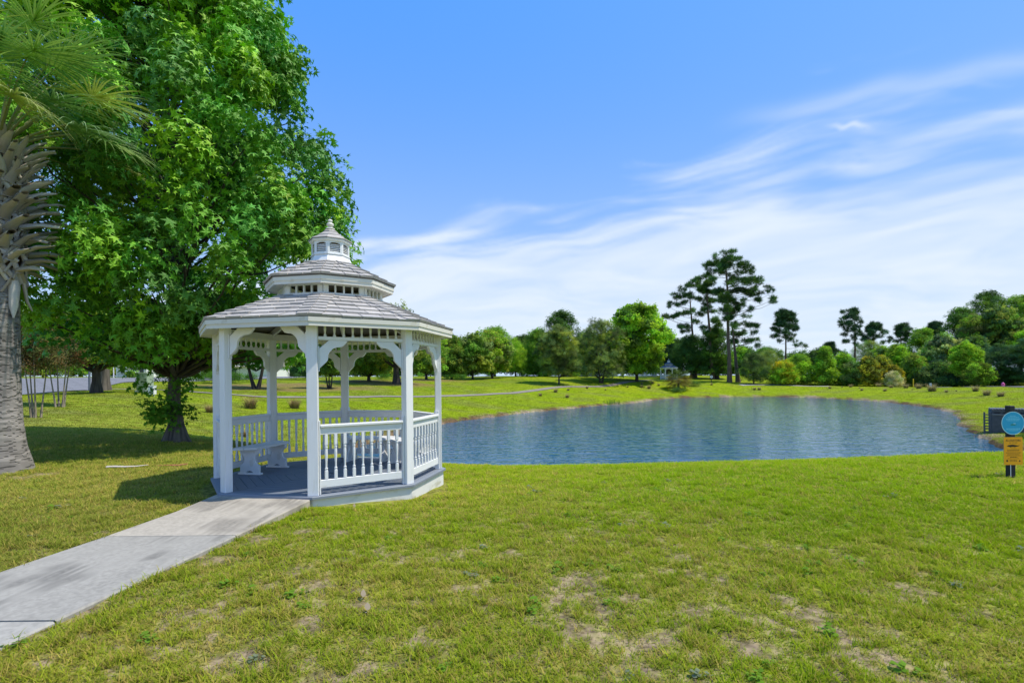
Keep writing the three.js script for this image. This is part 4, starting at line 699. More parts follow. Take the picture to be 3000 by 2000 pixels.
  // other pines: flat-topped crowns on bare stems
  const lonePads = (H, rx, from, r) => { const l = []; const n = 30; for (let i = 0; i < n; i++) { const h = Math.sqrt((i + 0.5) / n), y = mix(from, H, h), a = i * 2.4 + r(), k = rx * (1 - Math.pow(h, 3) * 0.75) * (0.25 + 0.75 * r()) * (h < 0.25 ? 1 : 0.9); l.push([Math.cos(a) * k, y, Math.sin(a) * k, mix(0.75, 1.05, h) * rx / 4.6]); } return l; };
  for (const [label, px, d, top, l, rr, low, trunk] of [['lone pine with bare lower trunk right of the tall group', 2302, 130, 914, 2246, 2356, 1028, 0.28], ['dark flat topped pine rising over the right hand bushes', 2505, 122, 907, 2446, 2540, 1025, 0.30], ['lower pine crown just right of the flat topped pine', 2560, 134, 950, 2522, 2602, 1012, 0.25], ['small flat pine crown over the middle of the right hand woods', 2640, 134, 953, 2610, 2680, 1015, 0.25], ['small pine top beside the tall wood at the right', 2742, 126, 947, 2716, 2768, 1000, 0.25], ['hazy pine crown low behind the left of the bushes', 2430, 140, 1008, 2400, 2462, 1050, 0.22]]) {
    const b = at(px, 1116, d), m = d / FOCAL, H = EYE - sight(px, top)[1] * d - b[1], from = H - (low - top) * m, r = rng(px); b[0] = P(px, 1080, d)[0];
    const ps = lonePads(H, (rr - l) / 2 * m, from, r); const sh = ((l + rr) / 2 - px) * m; ps.forEach(p => { p[0] += sh; });
    pine({ label, at: b, height: H, trunk, lean: [0.2, 0], pads: ps, colors: [[0.05, 0.115, 0.046], [0.062, 0.138, 0.048], [0.078, 0.16, 0.05]], seed: px, rise: 0.15 });
  }
}
// ---------------------------------------------------------------- the right bank
{
  const L = LEAF, W = { profile: 'round' }, Bu = { profile: 'bush', name: 'bush', category: 'bush', noTrunk: true };
  const list = [
    ['dark grey green small tree on a thin trunk right of the pines', 2208, 1123, 103, 1034, 2172, 2246, 1114, [L.grey, L.dark, [0.05, 0.10, 0.035]], { spray: 'fine', trunk: 0.1 }],
    ['soft grey green tree behind the thin trunked one', 2252, 1112, 121, 1030, 2212, 2286, 1108, [L.grey, L.olive], { spray: 'fine' }],
    ['dark domed tree far behind the grey green trees', 2244, 1106, 146, 1018, 2196, 2296, 1090, [L.mid, L.dark], {}],
    ['bright yellow green bush below the lone pine', 2300, 1128, 101, 1058, 2262, 2332, 1127, [L.bright, L.fresh, L.gold], Bu],
    ['bright green bush under the right boughs of the lone pine', 2338, 1129, 103, 1042, 2306, 2380, 1127, [L.fresh, L.bright, L.mid], Bu],
    ['dark low tree far behind the lone pine', 2342, 1108, 140, 1032, 2296, 2392, 1090, [L.dark, L.mid], {}],
    ['dark tree behind the bright pointed tree', 2400, 1116, 125, 1022, 2366, 2440, 1090, [L.deep, L.dark], {}],
    ['bright pointed tree left of the flat topped pine', 2420, 1130, 101, 1018, 2386, 2452, 1126, [L.fresh, L.mid, L.bright], { profile: 'cone', noTrunk: true }],
    ['fresh green bush at the foot of the flat topped pine', 2470, 1131, 102, 1038, 2440, 2512, 1128, [L.fresh, L.mid, L.bright], Bu],
    ['bluish green shrub beside the pine trunk', 2500, 1131, 98, 1062, 2474, 2532, 1129, [L.mid, L.grey, L.dark], Bu],
    ['dull grey green tree behind the olive bushes', 2540, 1112, 124, 1000, 2506, 2584, 1080, [L.grey, L.olive, L.mid], { spray: 'fine' }],
    ['olive gold bush, left one of the three by the tussocks', 2545, 1132, 97, 1048, 2513, 2578, 1130, [L.gold, L.olive, [0.14, 0.16, 0.02]], Bu],
    ['olive gold bush, tallest of the three', 2584, 1132, 98, 1046, 2556, 2612, 1130, [L.gold, [0.14, 0.16, 0.02], L.olive], Bu],
    ['olive gold bush, low right one of the three', 2617, 1133, 96, 1074, 2594, 2640, 1131, [L.gold, [0.15, 0.17, 0.02]], Bu],
    ['bush speckled with white flowers beside the olive bushes', 2618, 1134, 93, 1090, 2598, 2638, 1132, [L.cream, L.olive, L.cream], { ...Bu, spray: 'fine' }],
    ['pale lime green tree behind the olive bushes', 2580, 1122, 110, 1018, 2550, 2616, 1090, [L.bright, [0.16, 0.25, 0.06]], {}],
    ['vivid green tree above the tussocks', 2630, 1131, 103, 1010, 2598, 2662, 1125, [L.bright, L.fresh, [0.10, 0.24, 0.015]], { profile: 'oval' }],
    ['dark olive tree by the yellow marker post', 2682, 1132, 98, 1042, 2654, 2710, 1124, [L.olive, L.dark, L.fresh], {}],
    ['green tree topping the middle of the right hand woods', 2700, 1120, 114, 966, 2660, 2744, 1100, [L.mid, L.fresh, L.mid], {}],
    ['pale silvery green tree in the middle of the right hand woods', 2760, 1131, 101, 985, 2708, 2812, 1120, [L.pale, [0.14, 0.21, 0.09], L.mid], { spray: 'round' }],
    ['silvery dark shrub below the pale tree', 2745, 1133, 95, 1062, 2706, 2800, 1128, [L.grey, L.dark, L.blue], Bu],
    ['vivid green young tree on a thin stem before the dark wood', 2830, 1133, 91, 1008, 2797, 2866, 1096, [L.fresh, L.bright, L.fresh], { trunk: 0.09 }],
    ['yellow green sapling low before the dark cedar', 2868, 1133, 87, 1066, 2840, 2900, 1122, [[0.14, 0.22, 0.02], L.fresh], { trunk: 0.06 }],
    ['large dark green tree, left shoulder of the tall wood', 2815, 1128, 108, 905, 2768, 2872, 1080, [L.dark, L.mid, L.dark], { profile: 'oval' }],
    ['tallest broad green tree of the wood at the right', 2900, 1130, 112, 856, 2838, 2958, 1060, [L.mid, L.dark, [0.06, 0.13, 0.03]], { profile: 'oval' }],
    ['broad green tree at the right edge of the wood', 2985, 1131, 108, 866, 2926, 3060, 1060, [L.mid, L.fresh, L.mid], { profile: 'oval' }],
    ['green tree just past the right edge of the picture', 3100, 1132, 100, 880, 3040, 3190, 1100, [L.mid, L.dark], { profile: 'oval' }],
    ['tree with pale yellow new leaves inside the tall wood', 2848, 1130, 102, 925, 2815, 2890, 1040, [[0.20, 0.25, 0.07], L.olive, L.fresh], {}],
    ['mid green leafy tree in front of the tallest one', 2930, 1132, 100, 905, 2885, 2985, 1050, [[0.07, 0.15, 0.04], L.mid, L.olive], { spray: 'round' }],
    ['bluish green tree under the pale yellow one', 2850, 1132, 98, 990, 2812, 2892, 1075, [L.grey, L.blue, L.mid], {}],
    ['dark layered cedar at the right edge behind the lane', 2945, 1133, 90, 1008, 2888, 3000, 1122, [L.blue, L.deep, L.blue], { profile: 'oval', squash: 0.38, spray: 'feather' }],
    ['second dark layered cedar, cut by the right edge', 3030, 1134, 86, 985, 2972, 3100, 1122, [L.blue, L.deep], { profile: 'oval', squash: 0.38, spray: 'feather' }],
    ['bright green branchy tree cut by the right edge above the cedar', 3010, 1130, 95, 968, 2978, 3060, 1035, [L.bright, L.fresh], {}],
  ];
  for (const [lab, px, py, d, top, l, r, low, c, o] of list) far(lab, px, py, d, top, l, r, low, c, o);
  const under = [[2290, 'below the grey green trees'], [2365, 'below the lone pine'], [2430, 'below the bright pointed tree'], [2500, 'below the flat topped pine'], [2570, 'below the left olive bush'], [2655, 'left of the yellow marker'], [2700, 'right of the yellow marker'], [2735, 'behind the blue marker'], [2785, 'below the pale silvery tree'], [2825, 'below the vivid young tree'], [2870, 'below the sapling'], [2915, 'left of the pink hydrant'], [2960, 'right of the pink hydrant'], [3005, 'at the right edge behind the lane']];
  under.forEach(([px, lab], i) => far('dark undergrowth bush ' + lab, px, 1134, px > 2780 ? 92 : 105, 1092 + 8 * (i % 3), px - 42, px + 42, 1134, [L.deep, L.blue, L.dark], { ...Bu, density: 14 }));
  // woods outside the frame on the right: they shade the slope there
  const b = [31, 0, -24.5]; b[1] = ground(b[0], b[2]);
  broadleaf({ label: 'leafy tree outside the picture on the right that shades the slope', at: b, height: 9, rx: 2.6, crownFrom: 3.2, trunk: 0.2, colors: [L.mid, L.fresh], seed: 991 });
}
// ---------------------------------------------------------------- the far gazebo and what stands round it
{
  const [x, y, z] = at(1960, 1113, 117), turn = 0.1, g = thing('gazebo', 'small white gazebo with a blue grey roof across the pond', 'gazebo', [x, y + 0.1, z]), s = 1.1;
  const all = (name, mat, make, ks = [0, 1, 2, 3, 4, 5, 6, 7]) => { const m = part(name, merge(ks.flatMap(make)), mat, g); m.scale.setScalar(s); return m; };
  const slate = std([0.20, 0.23, 0.29], { roughness: 0.9, map: speckTex }), hb = AP * T8 - 0.066, posts = k => { const a = turn + k * Math.PI / 4, q = BX(0.15, 2.3, 0.15, 0, 1.15, 0, 0); q.rotateY(a); q.translate(RP * Math.sin(a), 0, RP * Math.cos(a)); return q; };
  all('floor', M.rim, k => [ring(rect(0.02, 1.65, -0.3, 0), k, 0, turn)]);
  for (let k = 0; k < 8; k++) { part('post', posts(k), M.white, g).scale.setScalar(s); if (k) { part('railing', merge([inBay(k, BX(2 * hb, 0.1, 0.06, 0, 0.86, AP, 0), turn), inBay(k, BX(2 * hb, 0.1, 0.05, 0, 0.15, AP, 0), turn), ...Array.from({ length: 9 }, (_, i) => inBay(k, BX(0.038, 0.6, 0.038, (i - 4) * 0.121, 0.5, AP, 0), turn))]), M.white, g).scale.setScalar(s); } }
  all('frieze', M.white, k => [ring(rect(AP - 0.05, AP + 0.05, 2.15, 2.3), k, 0.001, turn), inBay(k, BX(2 * hb, 0.06, 0.05, 0, 2.03, AP, 0), turn), inBay(k, BX(0.3, 0.1, 0.04, -hb + 0.15, 1.94, AP, 0), turn), inBay(k, BX(0.3, 0.1, 0.04, hb - 0.15, 1.94, AP, 0), turn)]);
  all('fascia', M.white, k => [ring(rect(1.72, 1.79, 2.17, 2.28), k, 0.001, turn)]);
  all('lower_roof', slate, k => [ring([[1.8, 2.285], [1.8, 2.30], [0.74, 2.80], [0.74, 2.78]], k, 0, turn)]);
  all('clerestory', M.white, k => [ring(rect(0.70, 0.752, 2.78, 2.95), k, 0.001, turn)]); all('upper_roof', slate, k => [ring([[0.92, 2.95], [0.92, 2.99], [0.28, 3.36], [0.28, 3.33]], k, 0, turn)]);
  all('cupola', M.white, k => [ring(rect(0.02, 0.27, 3.34, 3.68), k, 0, turn)]); all('cupola_roof', slate, k => [ring([[0.31, 3.685], [0.31, 3.70], [0.03, 3.95], [0.03, 3.93]], k, 0, turn)]);
  part('finial', new THREE.SphereGeometry(0.06, 10, 8).translate(0, 4.0, 0), M.white, g).scale.setScalar(s);
}
{ // the gold-fronded palmetto on the bank
  const r = rng(55), b = G(1988, 1141), t = thing('palmetto_bush', 'yellowing fan palm bush on the bank before the far gazebo', 'bush', b), mats = [leafy({ color: lin(0.30, 0.20, 0.03) }), leafy({ color: lin(0.24, 0.22, 0.035) }), leafy({ color: lin(0.10, 0.16, 0.035) })];
  part('stem', tube([V(0, -0.3, 0), V(0, 0.7, 0), V(0.05, 1.2, 0)], [0.24, 0.22, 0.16], 8), M.barkDark, t);
  for (let i = 0; i < 40; i++) { const q = (i + 0.5) / 40, [st, bl] = palmFrond(r, i * 2.4, mix(1.35, -0.1, q), mix(1.0, 1.4, r()), 1.25), f = part('frond', bl, q < 0.3 ? mats[2] : mats[Math.floor(r() * 2.3)], t); f.position.y = 1.15 + 0.5 * (1 - q); f.scale.set(1.1, 1.1, 1.1); part('stalk', st, stalkMat, f); }
  for (const [lab, px, py, rx, h] of [['dark scrub at the foot of the yellowing palm bush', 1985, 1149, 1.7, 0.5], ['dark low scrub on the bank right of the palm bush', 2035, 1131, 1.3, 0.8]]) { const q = G(px, py); broadleaf({ label: lab, name: 'scrub', category: 'bush', at: q, height: h, rx, crownFrom: 0.1, trunk: 0.03, noTrunk: true, profile: 'bush', colors: [LEAF.deep, LEAF.dark, LEAF.olive], seed: px, clump: 0.4, spray: 'fine', size: 0.3 }); }
}
// white walls, porch and fence behind the trees
function house(label, px, py, d, wpx, hpx, o = {}) {
  const b = at(px, py, d), m = d / FOCAL, w = wpx * m, h = hpx * m, t = thing('house', label, 'house', b), dep = w * 0.6;
  part('wall', BX(w, h, dep, 0, h / 2 - 0.2, -dep / 2, 0), o.wall ?? M.white, t);
  const rs = new THREE.Shape([[-dep / 2 - 0.5, 0], [dep / 2 + 0.5, 0], [0, dep * 0.33]].map(p => new THREE.Vector2(...p))), rg = new THREE.ExtrudeGeometry(rs, { depth: w + 0.8, bevelEnabled: false }); rg.rotateY(Math.PI / 2); rg.translate(-w / 2 - 0.4, h - 0.2, -dep / 2); part('roof', rg, M.shingle[1], t);
  for (const e of o.windows ?? [-0.25, 0.25]) { const f = part('window', BX(w * 0.16, h * 0.42, 0.06, e * w, h * 0.48, 0.02, 0), M.white, t); part('pane', BX(w * 0.13, h * 0.36, 0.04, e * w, h * 0.48, 0.04, 0), new THREE.MeshStandardMaterial({ color: lin(0.03, 0.04, 0.05), roughness: 0.08 }), f); }
  if (o.porch) { for (const e of [-0.45, -0.15, 0.15, 0.45]) part('porch_post', BX(0.16, h * 0.9, 0.16, e * w, h * 0.45, 2.1, 0), M.white, t); part('porch_roof', BX(w * 1.02, 0.22, 2.4, 0, h * 0.93, 1.2, 0), M.white, t); part('porch_rail', merge([BX(w * 0.6, 0.1, 0.08, 0.15 * w, 0.95, 2.1, 0), BX(w * 0.6, 0.1, 0.08, 0.15 * w, 0.2, 2.1, 0)]), M.white, t); }
}
house('white house with a porch glimpsed under the sweetgum', 385, 1107, 82, 86, 44, { porch: true, windows: [-0.3, 0.05, 0.35] });
house('pale house wall seen through the gazebo beside the dark bush', 735, 1108, 112, 150, 34, { windows: [-0.35] });
house('white building glimpsed between the trunks left of the sunlit tree', 1745, 1104, 135, 130, 24, { windows: [-0.3, 0, 0.3] });
{
  const b = at(1885, 1106, 130), t = thing('fence', 'low white picket fence behind the sunlit tree', 'fence', b);
  for (let i = 0; i < 24; i++) part('picket', BX(0.14, 1.2, 0.04, (i - 12) * 0.3, 0.6, 0, 0), M.white, t); for (const y of [0.3, 0.9]) part('fence_rail', BX(7.4, 0.1, 0.05, -0.1, y, -0.06, 0), M.white, t);
}
{ // roadside things on the left
  const green = std([0.30, 0.38, 0.27], { roughness: 0.5 }), grey = std([0.42, 0.45, 0.44], { roughness: 0.6 });
  let t = thing('utility_cabinet', 'pale green utility cabinet half hidden by the sweetgum shoots', 'utility box', at(424, 1130, 36));
  part('body', BX(0.74, 1.25, 0.7, 0, 0.66, 0, 0.03), green, t); part('base', BX(0.86, 0.22, 0.8, 0, 0.02, 0, 0.01), grey, t); part('door', BX(0.30, 1.05, 0.02, 0.16, 0.68, 0.355, 0.006), green, t); part('door', BX(0.30, 1.05, 0.02, -0.17, 0.68, 0.355, 0.006), green, t); part('lid', BX(0.80, 0.06, 0.76, 0, 1.31, 0, 0.02), green, t);
  t = thing('meter_box', 'small white meter box beside the green utility cabinet', 'utility box', at(445, 1134, 34)); part('body', BX(0.36, 0.55, 0.3, 0, 0.38, 0, 0.02), M.white, t); part('leg', BX(0.06, 0.3, 0.06, -0.1, 0, 0, 0), grey, t); part('leg', BX(0.06, 0.3, 0.06, 0.1, 0, 0, 0), grey, t); part('lid', BX(0.4, 0.03, 0.34, 0, 0.67, 0, 0.01), M.white, t);
  t = thing('utility_pole', 'slim blue grey pole standing left of the dark tree trunk', 'pole', at(261, 1128, 43)); part('shaft', new THREE.CylinderGeometry(0.07, 0.085, 3.4, 12).translate(0, 1.65, 0), std([0.10, 0.12, 0.15], { roughness: 0.6 }), t); part('cap', new THREE.CylinderGeometry(0.09, 0.09, 0.06, 12).translate(0, 3.38, 0), M.dark, t);
  t = thing('porch_pole', 'thin white pole in front of the porch by the road', 'pole', at(332, 1108, 70)); part('shaft', new THREE.CylinderGeometry(0.06, 0.06, 2.6, 10).translate(0, 1.25, 0), M.white, t); part('finial', new THREE.SphereGeometry(0.1, 10, 8).translate(0, 2.6, 0), M.white, t);
}
{ // posts on the right bank
  let t = thing('marker_post', 'slim yellow marker post among the tussocks on the right bank', 'post', at(2677, 1135, 88)); part('shaft', new THREE.CylinderGeometry(0.075, 0.075, 1.45, 12).translate(0, 0.66, 0), std([0.72, 0.48, 0.01], { roughness: 0.5 }), t); part('cap', new THREE.SphereGeometry(0.078, 12, 8).translate(0, 1.385, 0), std([0.72, 0.48, 0.01], { roughness: 0.5 }), t);
  t = thing('utility_pedestal', 'pale blue utility pedestal behind the big tussock', 'utility box', at(2727, 1131, 90)); part('body', BX(0.3, 0.62, 0.24, 0, 0.3, 0, 0.03), std([0.30, 0.42, 0.52], { roughness: 0.5 }), t); part('lid', BX(0.34, 0.1, 0.28, 0, 0.64, 0, 0.03), std([0.55, 0.62, 0.68], { roughness: 0.5 }), t);
  const pink = std([0.72, 0.12, 0.36], { roughness: 0.5 }); t = thing('fire_hydrant', 'pink fire hydrant beyond the lane at the right', 'hydrant', at(2940, 1131.5, 80));
  part('barrel', new THREE.CylinderGeometry(0.15, 0.17, 0.52, 14).translate(0, 0.26, 0), pink, t); part('bonnet', new THREE.SphereGeometry(0.165, 14, 8, 0, 6.3, 0, 1.57).translate(0, 0.53, 0), pink, t); part('flange', new THREE.CylinderGeometry(0.21, 0.21, 0.05, 14).translate(0, 0.50, 0), pink, t); part('base_flange', new THREE.CylinderGeometry(0.22, 0.22, 0.06, 14).translate(0, 0.03, 0), pink, t);
  for (const e of [-1, 1]) part('nozzle', new THREE.CylinderGeometry(0.07, 0.07, 0.14, 10).rotateZ(Math.PI / 2).translate(e * 0.2, 0.36, 0), pink, t);
  t = thing('round_sign', 'small round white sign on a dark post below the thick trunk', 'sign', at(2085, 1124, 104)); part('post', BX(0.09, 1.25, 0.09, 0, 0.55, -0.05, 0.005), M.dark, t);
  const disc = part('disc', new THREE.CylinderGeometry(0.27, 0.27, 0.03, 24).rotateX(Math.PI / 2).translate(0, 1.2, 0.02), M.white, t); part('figure', merge([BX(0.09, 0.2, 0.012, 0, 1.18, 0.042, 0), new THREE.SphereGeometry(0.05, 8, 6).scale(1, 1, 0.2).translate(0, 1.34, 0.042)]), M.dark, disc);
}
{ // the dark outlet box at the water's edge
  const [x, y, z] = G(2884, 1269), w = std([0.13, 0.127, 0.125], { roughness: 0.95, map: grainTex }), steel = std([0.28, 0.29, 0.31], { roughness: 0.45, metalness: 0.6 }), t = thing('drain_outlet', 'dark grey drain outlet box with a slatted top at the water edge', 'drain box', [x, y, z]); t.rotation.y = -0.62;
  const W = 2.7, H = 1.30;
  part('front_wall', BX(W, H + 0.3, 0.12, 0.32 + W / 2, H / 2 - 0.35, 0, 0.01), w, t); part('top_beam', BX(W, 0.12, 0.12, 0.32 + W / 2, H - 0.06, 0, 0.006), w, t); part('back_wall', BX(W, H + 0.5, 0.12, 0.32 + W / 2, H / 2 - 0.25, -1.1, 0.01), w, t); part('side_wall', BX(0.12, H + 0.5, 0.976, 0.32 + 0.06, H / 2 - 0.25, -0.55, 0.01), w, t);
  for (let i = 0; i < 24; i++) { const b = part('slat', BX(0.05, 0.05, 1.28, 0.36 + i * 0.122, H + 0.045, -0.52, 0.006), steel, t); }
  for (let i = 0; i < 9; i++) part('mullion', BX(0.10, 0.076, 0.11, 0.38 + i * 0.34, H - 0.159, 0, 0.003), w, t);
  part('ledge', BX(W, 0.04, 0.05, 0.32 + W / 2, H - 0.25, 0.075, 0.004), steel, t);
  for (const dx of [0.02, 0.26]) part('gauge_post', BX(0.075, H - 0.02, 0.075, dx, H / 2 - 0.12, 0.02, 0.005), w, t); for (let i = 0; i < 7; i++) part('rung', BX(0.165, 0.06, 0.03, 0.14, 0.1 + i * 0.155, 0.02, 0.003), w, t);
}
// ---------------------------------------------------------------- warning sign
{
  const [x, y, z] = at(2962, 1396, 8.1), wood = std([0.028, 0.027, 0.03], { roughness: 0.8, map: woodTex, bumpMap: woodTex, bumpScale: 0.003 }), t = thing('warning_sign', 'dark post with a round blue sign over an orange alligator warning', 'sign', [x, y, z]);
  part('post', merge([BX(0.085, 1.2, 0.085, 0, 0.5, 0, 0.01)]), wood, t); part('reflector_strip', BX(0.009, 0.27, 0.004, -0.039, 0.13, 0.0455, 0.001), M.white, t);
  const ink = (w, h, draw) => { const c = document.createElement('canvas'); c.width = w; c.height = h; draw(c.getContext('2d'), w, h); const q = new THREE.CanvasTexture(c); q.colorSpace = THREE.SRGBColorSpace; return q; };
  const plateY = 0.41, pw = 0.29, ph = 0.425;
  const rr = (w, h, r) => { const s = new THREE.Shape(); s.moveTo(-w / 2 + r, -h / 2); s.lineTo(w / 2 - r, -h / 2); s.quadraticCurveTo(w / 2, -h / 2, w / 2, -h / 2 + r); s.lineTo(w / 2, h / 2 - r); s.quadraticCurveTo(w / 2, h / 2, w / 2 - r, h / 2); s.lineTo(-w / 2 + r, h / 2); s.quadraticCurveTo(-w / 2, h / 2, -w / 2, h / 2 - r); s.lineTo(-w / 2, -h / 2 + r); s.quadraticCurveTo(-w / 2, -h / 2, -w / 2 + r, -h / 2); return s; };
  const faceUV = (g, w, h) => { const p = g.attributes.position, u = []; for (let i = 0; i < p.count; i++) u.push(p.getX(i) / w + 0.5, p.getY(i) / h + 0.5); g.setAttribute('uv', new THREE.Float32BufferAttribute(u, 2)); return g; };
  const bite = (c, y0, n, x0, x1, hh, r) => { for (let i = 0; i < n; i++) { let xx = x0 + 8 * r(); const y = y0 + i * hh * 1.9; while (xx < x1 - 6) { const l = 6 + 22 * r(); c.fillRect(xx, y, Math.min(l, x1 - xx), hh); xx += l + 5; } } };
  const gator = (c, x, y, k, col) => { c.fillStyle = col; c.beginPath(); c.moveTo(x - 60 * k, y + 2 * k); c.quadraticCurveTo(x - 50 * k, y - 12 * k, x - 28 * k, y - 12 * k); c.quadraticCurveTo(x, y - 18 * k, x + 25 * k, y - 10 * k); c.quadraticCurveTo(x + 50 * k, y - 4 * k, x + 72 * k, y - 9 * k); c.quadraticCurveTo(x + 50 * k, y + 6 * k, x + 25 * k, y + 6 * k); c.lineTo(x + 22 * k, y + 13 * k); c.lineTo(x + 12 * k, y + 7 * k); c.lineTo(x - 18 * k, y + 8 * k); c.lineTo(x - 22 * k, y + 14 * k); c.lineTo(x - 32 * k, y + 7 * k); c.closePath(); c.fill(); };
  const orange = ink(290, 425, (c, w, h) => { const r = rng(3); c.fillStyle = '#f7a600'; c.fillRect(0, 0, w, h); c.fillStyle = '#1a1408'; c.textAlign = 'center'; c.font = 'bold 42px sans-serif'; c.fillText('ALLIGATORS', w / 2, 66, 232); c.font = 'bold 17px sans-serif'; c.fillText('MAY LIVE HERE', w / 2, 93, 140); gator(c, w / 2 - 6, 138, 1.55, '#1a1408'); c.fillStyle = '#5a3c06'; bite(c, 172, 1, 100, 190, 5, r); bite(c, 190, 3, 50, 240, 5, r); bite(c, 232, 2, 32, 258, 5, r); bite(c, 260, 2, 50, 240, 5, r); bite(c, 284, 1, 30, 260, 5, r); c.fillStyle = '#1a1408'; bite(c, 302, 1, 90, 205, 10, r); c.fillStyle = '#5a3c06'; bite(c, 326, 1, 50, 240, 5, r); bite(c, 348, 3, 85, 200, 5, r); c.fillStyle = '#3a2806'; c.beginPath(); c.arc(50, 362, 16, 0, 7); c.fill(); c.beginPath(); c.arc(242, 366, 12, 0, 7); c.fill(); });
  part('warning_plate', new THREE.ExtrudeGeometry(rr(pw, ph, 0.016), { depth: 0.003, bevelEnabled: false }).translate(0, plateY, 0.0445), std([0.35, 0.35, 0.35], { metalness: 0.6, roughness: 0.5 }), t);
  part('warning_print', faceUV(new THREE.ShapeGeometry(rr(pw, ph, 0.016)), pw, ph).translate(0, plateY, 0.0492), new THREE.MeshStandardMaterial({ map: orange, roughness: 0.45 }), t);
  const blue = ink(360, 360, (c, w, h) => { const r = rng(4); c.fillStyle = '#bfe6ef'; c.fillRect(0, 0, w, h); c.fillStyle = '#0e9cc8'; c.beginPath(); c.arc(180, 180, 172, 0, 7); c.fill(); c.fillStyle = '#7fd0e4'; bite(c, 62, 1, 125, 235, 9, r); bite(c, 86, 1, 90, 270, 8, r); bite(c, 108, 2, 70, 290, 7, r); bite(c, 138, 1, 90, 270, 6, r); bite(c, 262, 2, 70, 290, 7, r); bite(c, 292, 1, 100, 260, 7, r); gator(c, 186, 206, 0.85, '#13785a'); c.fillStyle = '#d8eef0'; c.fillRect(185, 184, 36, 6); });
  part('round_plate', new THREE.CylinderGeometry(0.176, 0.176, 0.003, 40).rotateX(Math.PI / 2).translate(0, 0.835, 0.0460), std([0.35, 0.35, 0.35], { metalness: 0.6, roughness: 0.5 }), t);
  part('round_print', faceUV(new THREE.CircleGeometry(0.176, 40), 0.352, 0.352).translate(0, 0.835, 0.0492), new THREE.MeshStandardMaterial({ map: blue, roughness: 0.45 }), t);
}
// ---------------------------------------------------------------- tussocks, reeds, litter, grass
function blades(n, h, spread, droop, w, seed, tilt = 0.35) {
  const r = rng(seed), pos = [];
  for (let i = 0; i < n; i++) {
    const a = r() * 6.283, b = r() * 6.283, R = spread * Math.sqrt(r()), H = h * (0.55 + 0.6 * r()), lean = tilt * (0.3 + r()), seg = 3; let p = V(Math.cos(b) * R, 0, Math.sin(b) * R), prev = null; const dx = Math.cos(a), dz = Math.sin(a), face = V(-dz, 0, dx);
    for (let k = 0; k <= seg; k++) { const t = k / seg, ww = w * (1 - t * 0.85); const cur = [p.clone().addScaledVector(face, ww), p.clone().addScaledVector(face, -ww)]; if (prev) { const l = k === seg ? [prev[0], prev[1], p] : [prev[0], prev[1], cur[1], prev[0], cur[1], cur[0]]; for (const v of l) pos.push(v.x, v.y, v.z); } prev = cur; const e = lean + droop * t; p = p.clone().add(V(dx * Math.sin(e), Math.cos(e), dz * Math.sin(e)).multiplyScalar(H / seg)); }
  }
  return fromTris(pos);
}
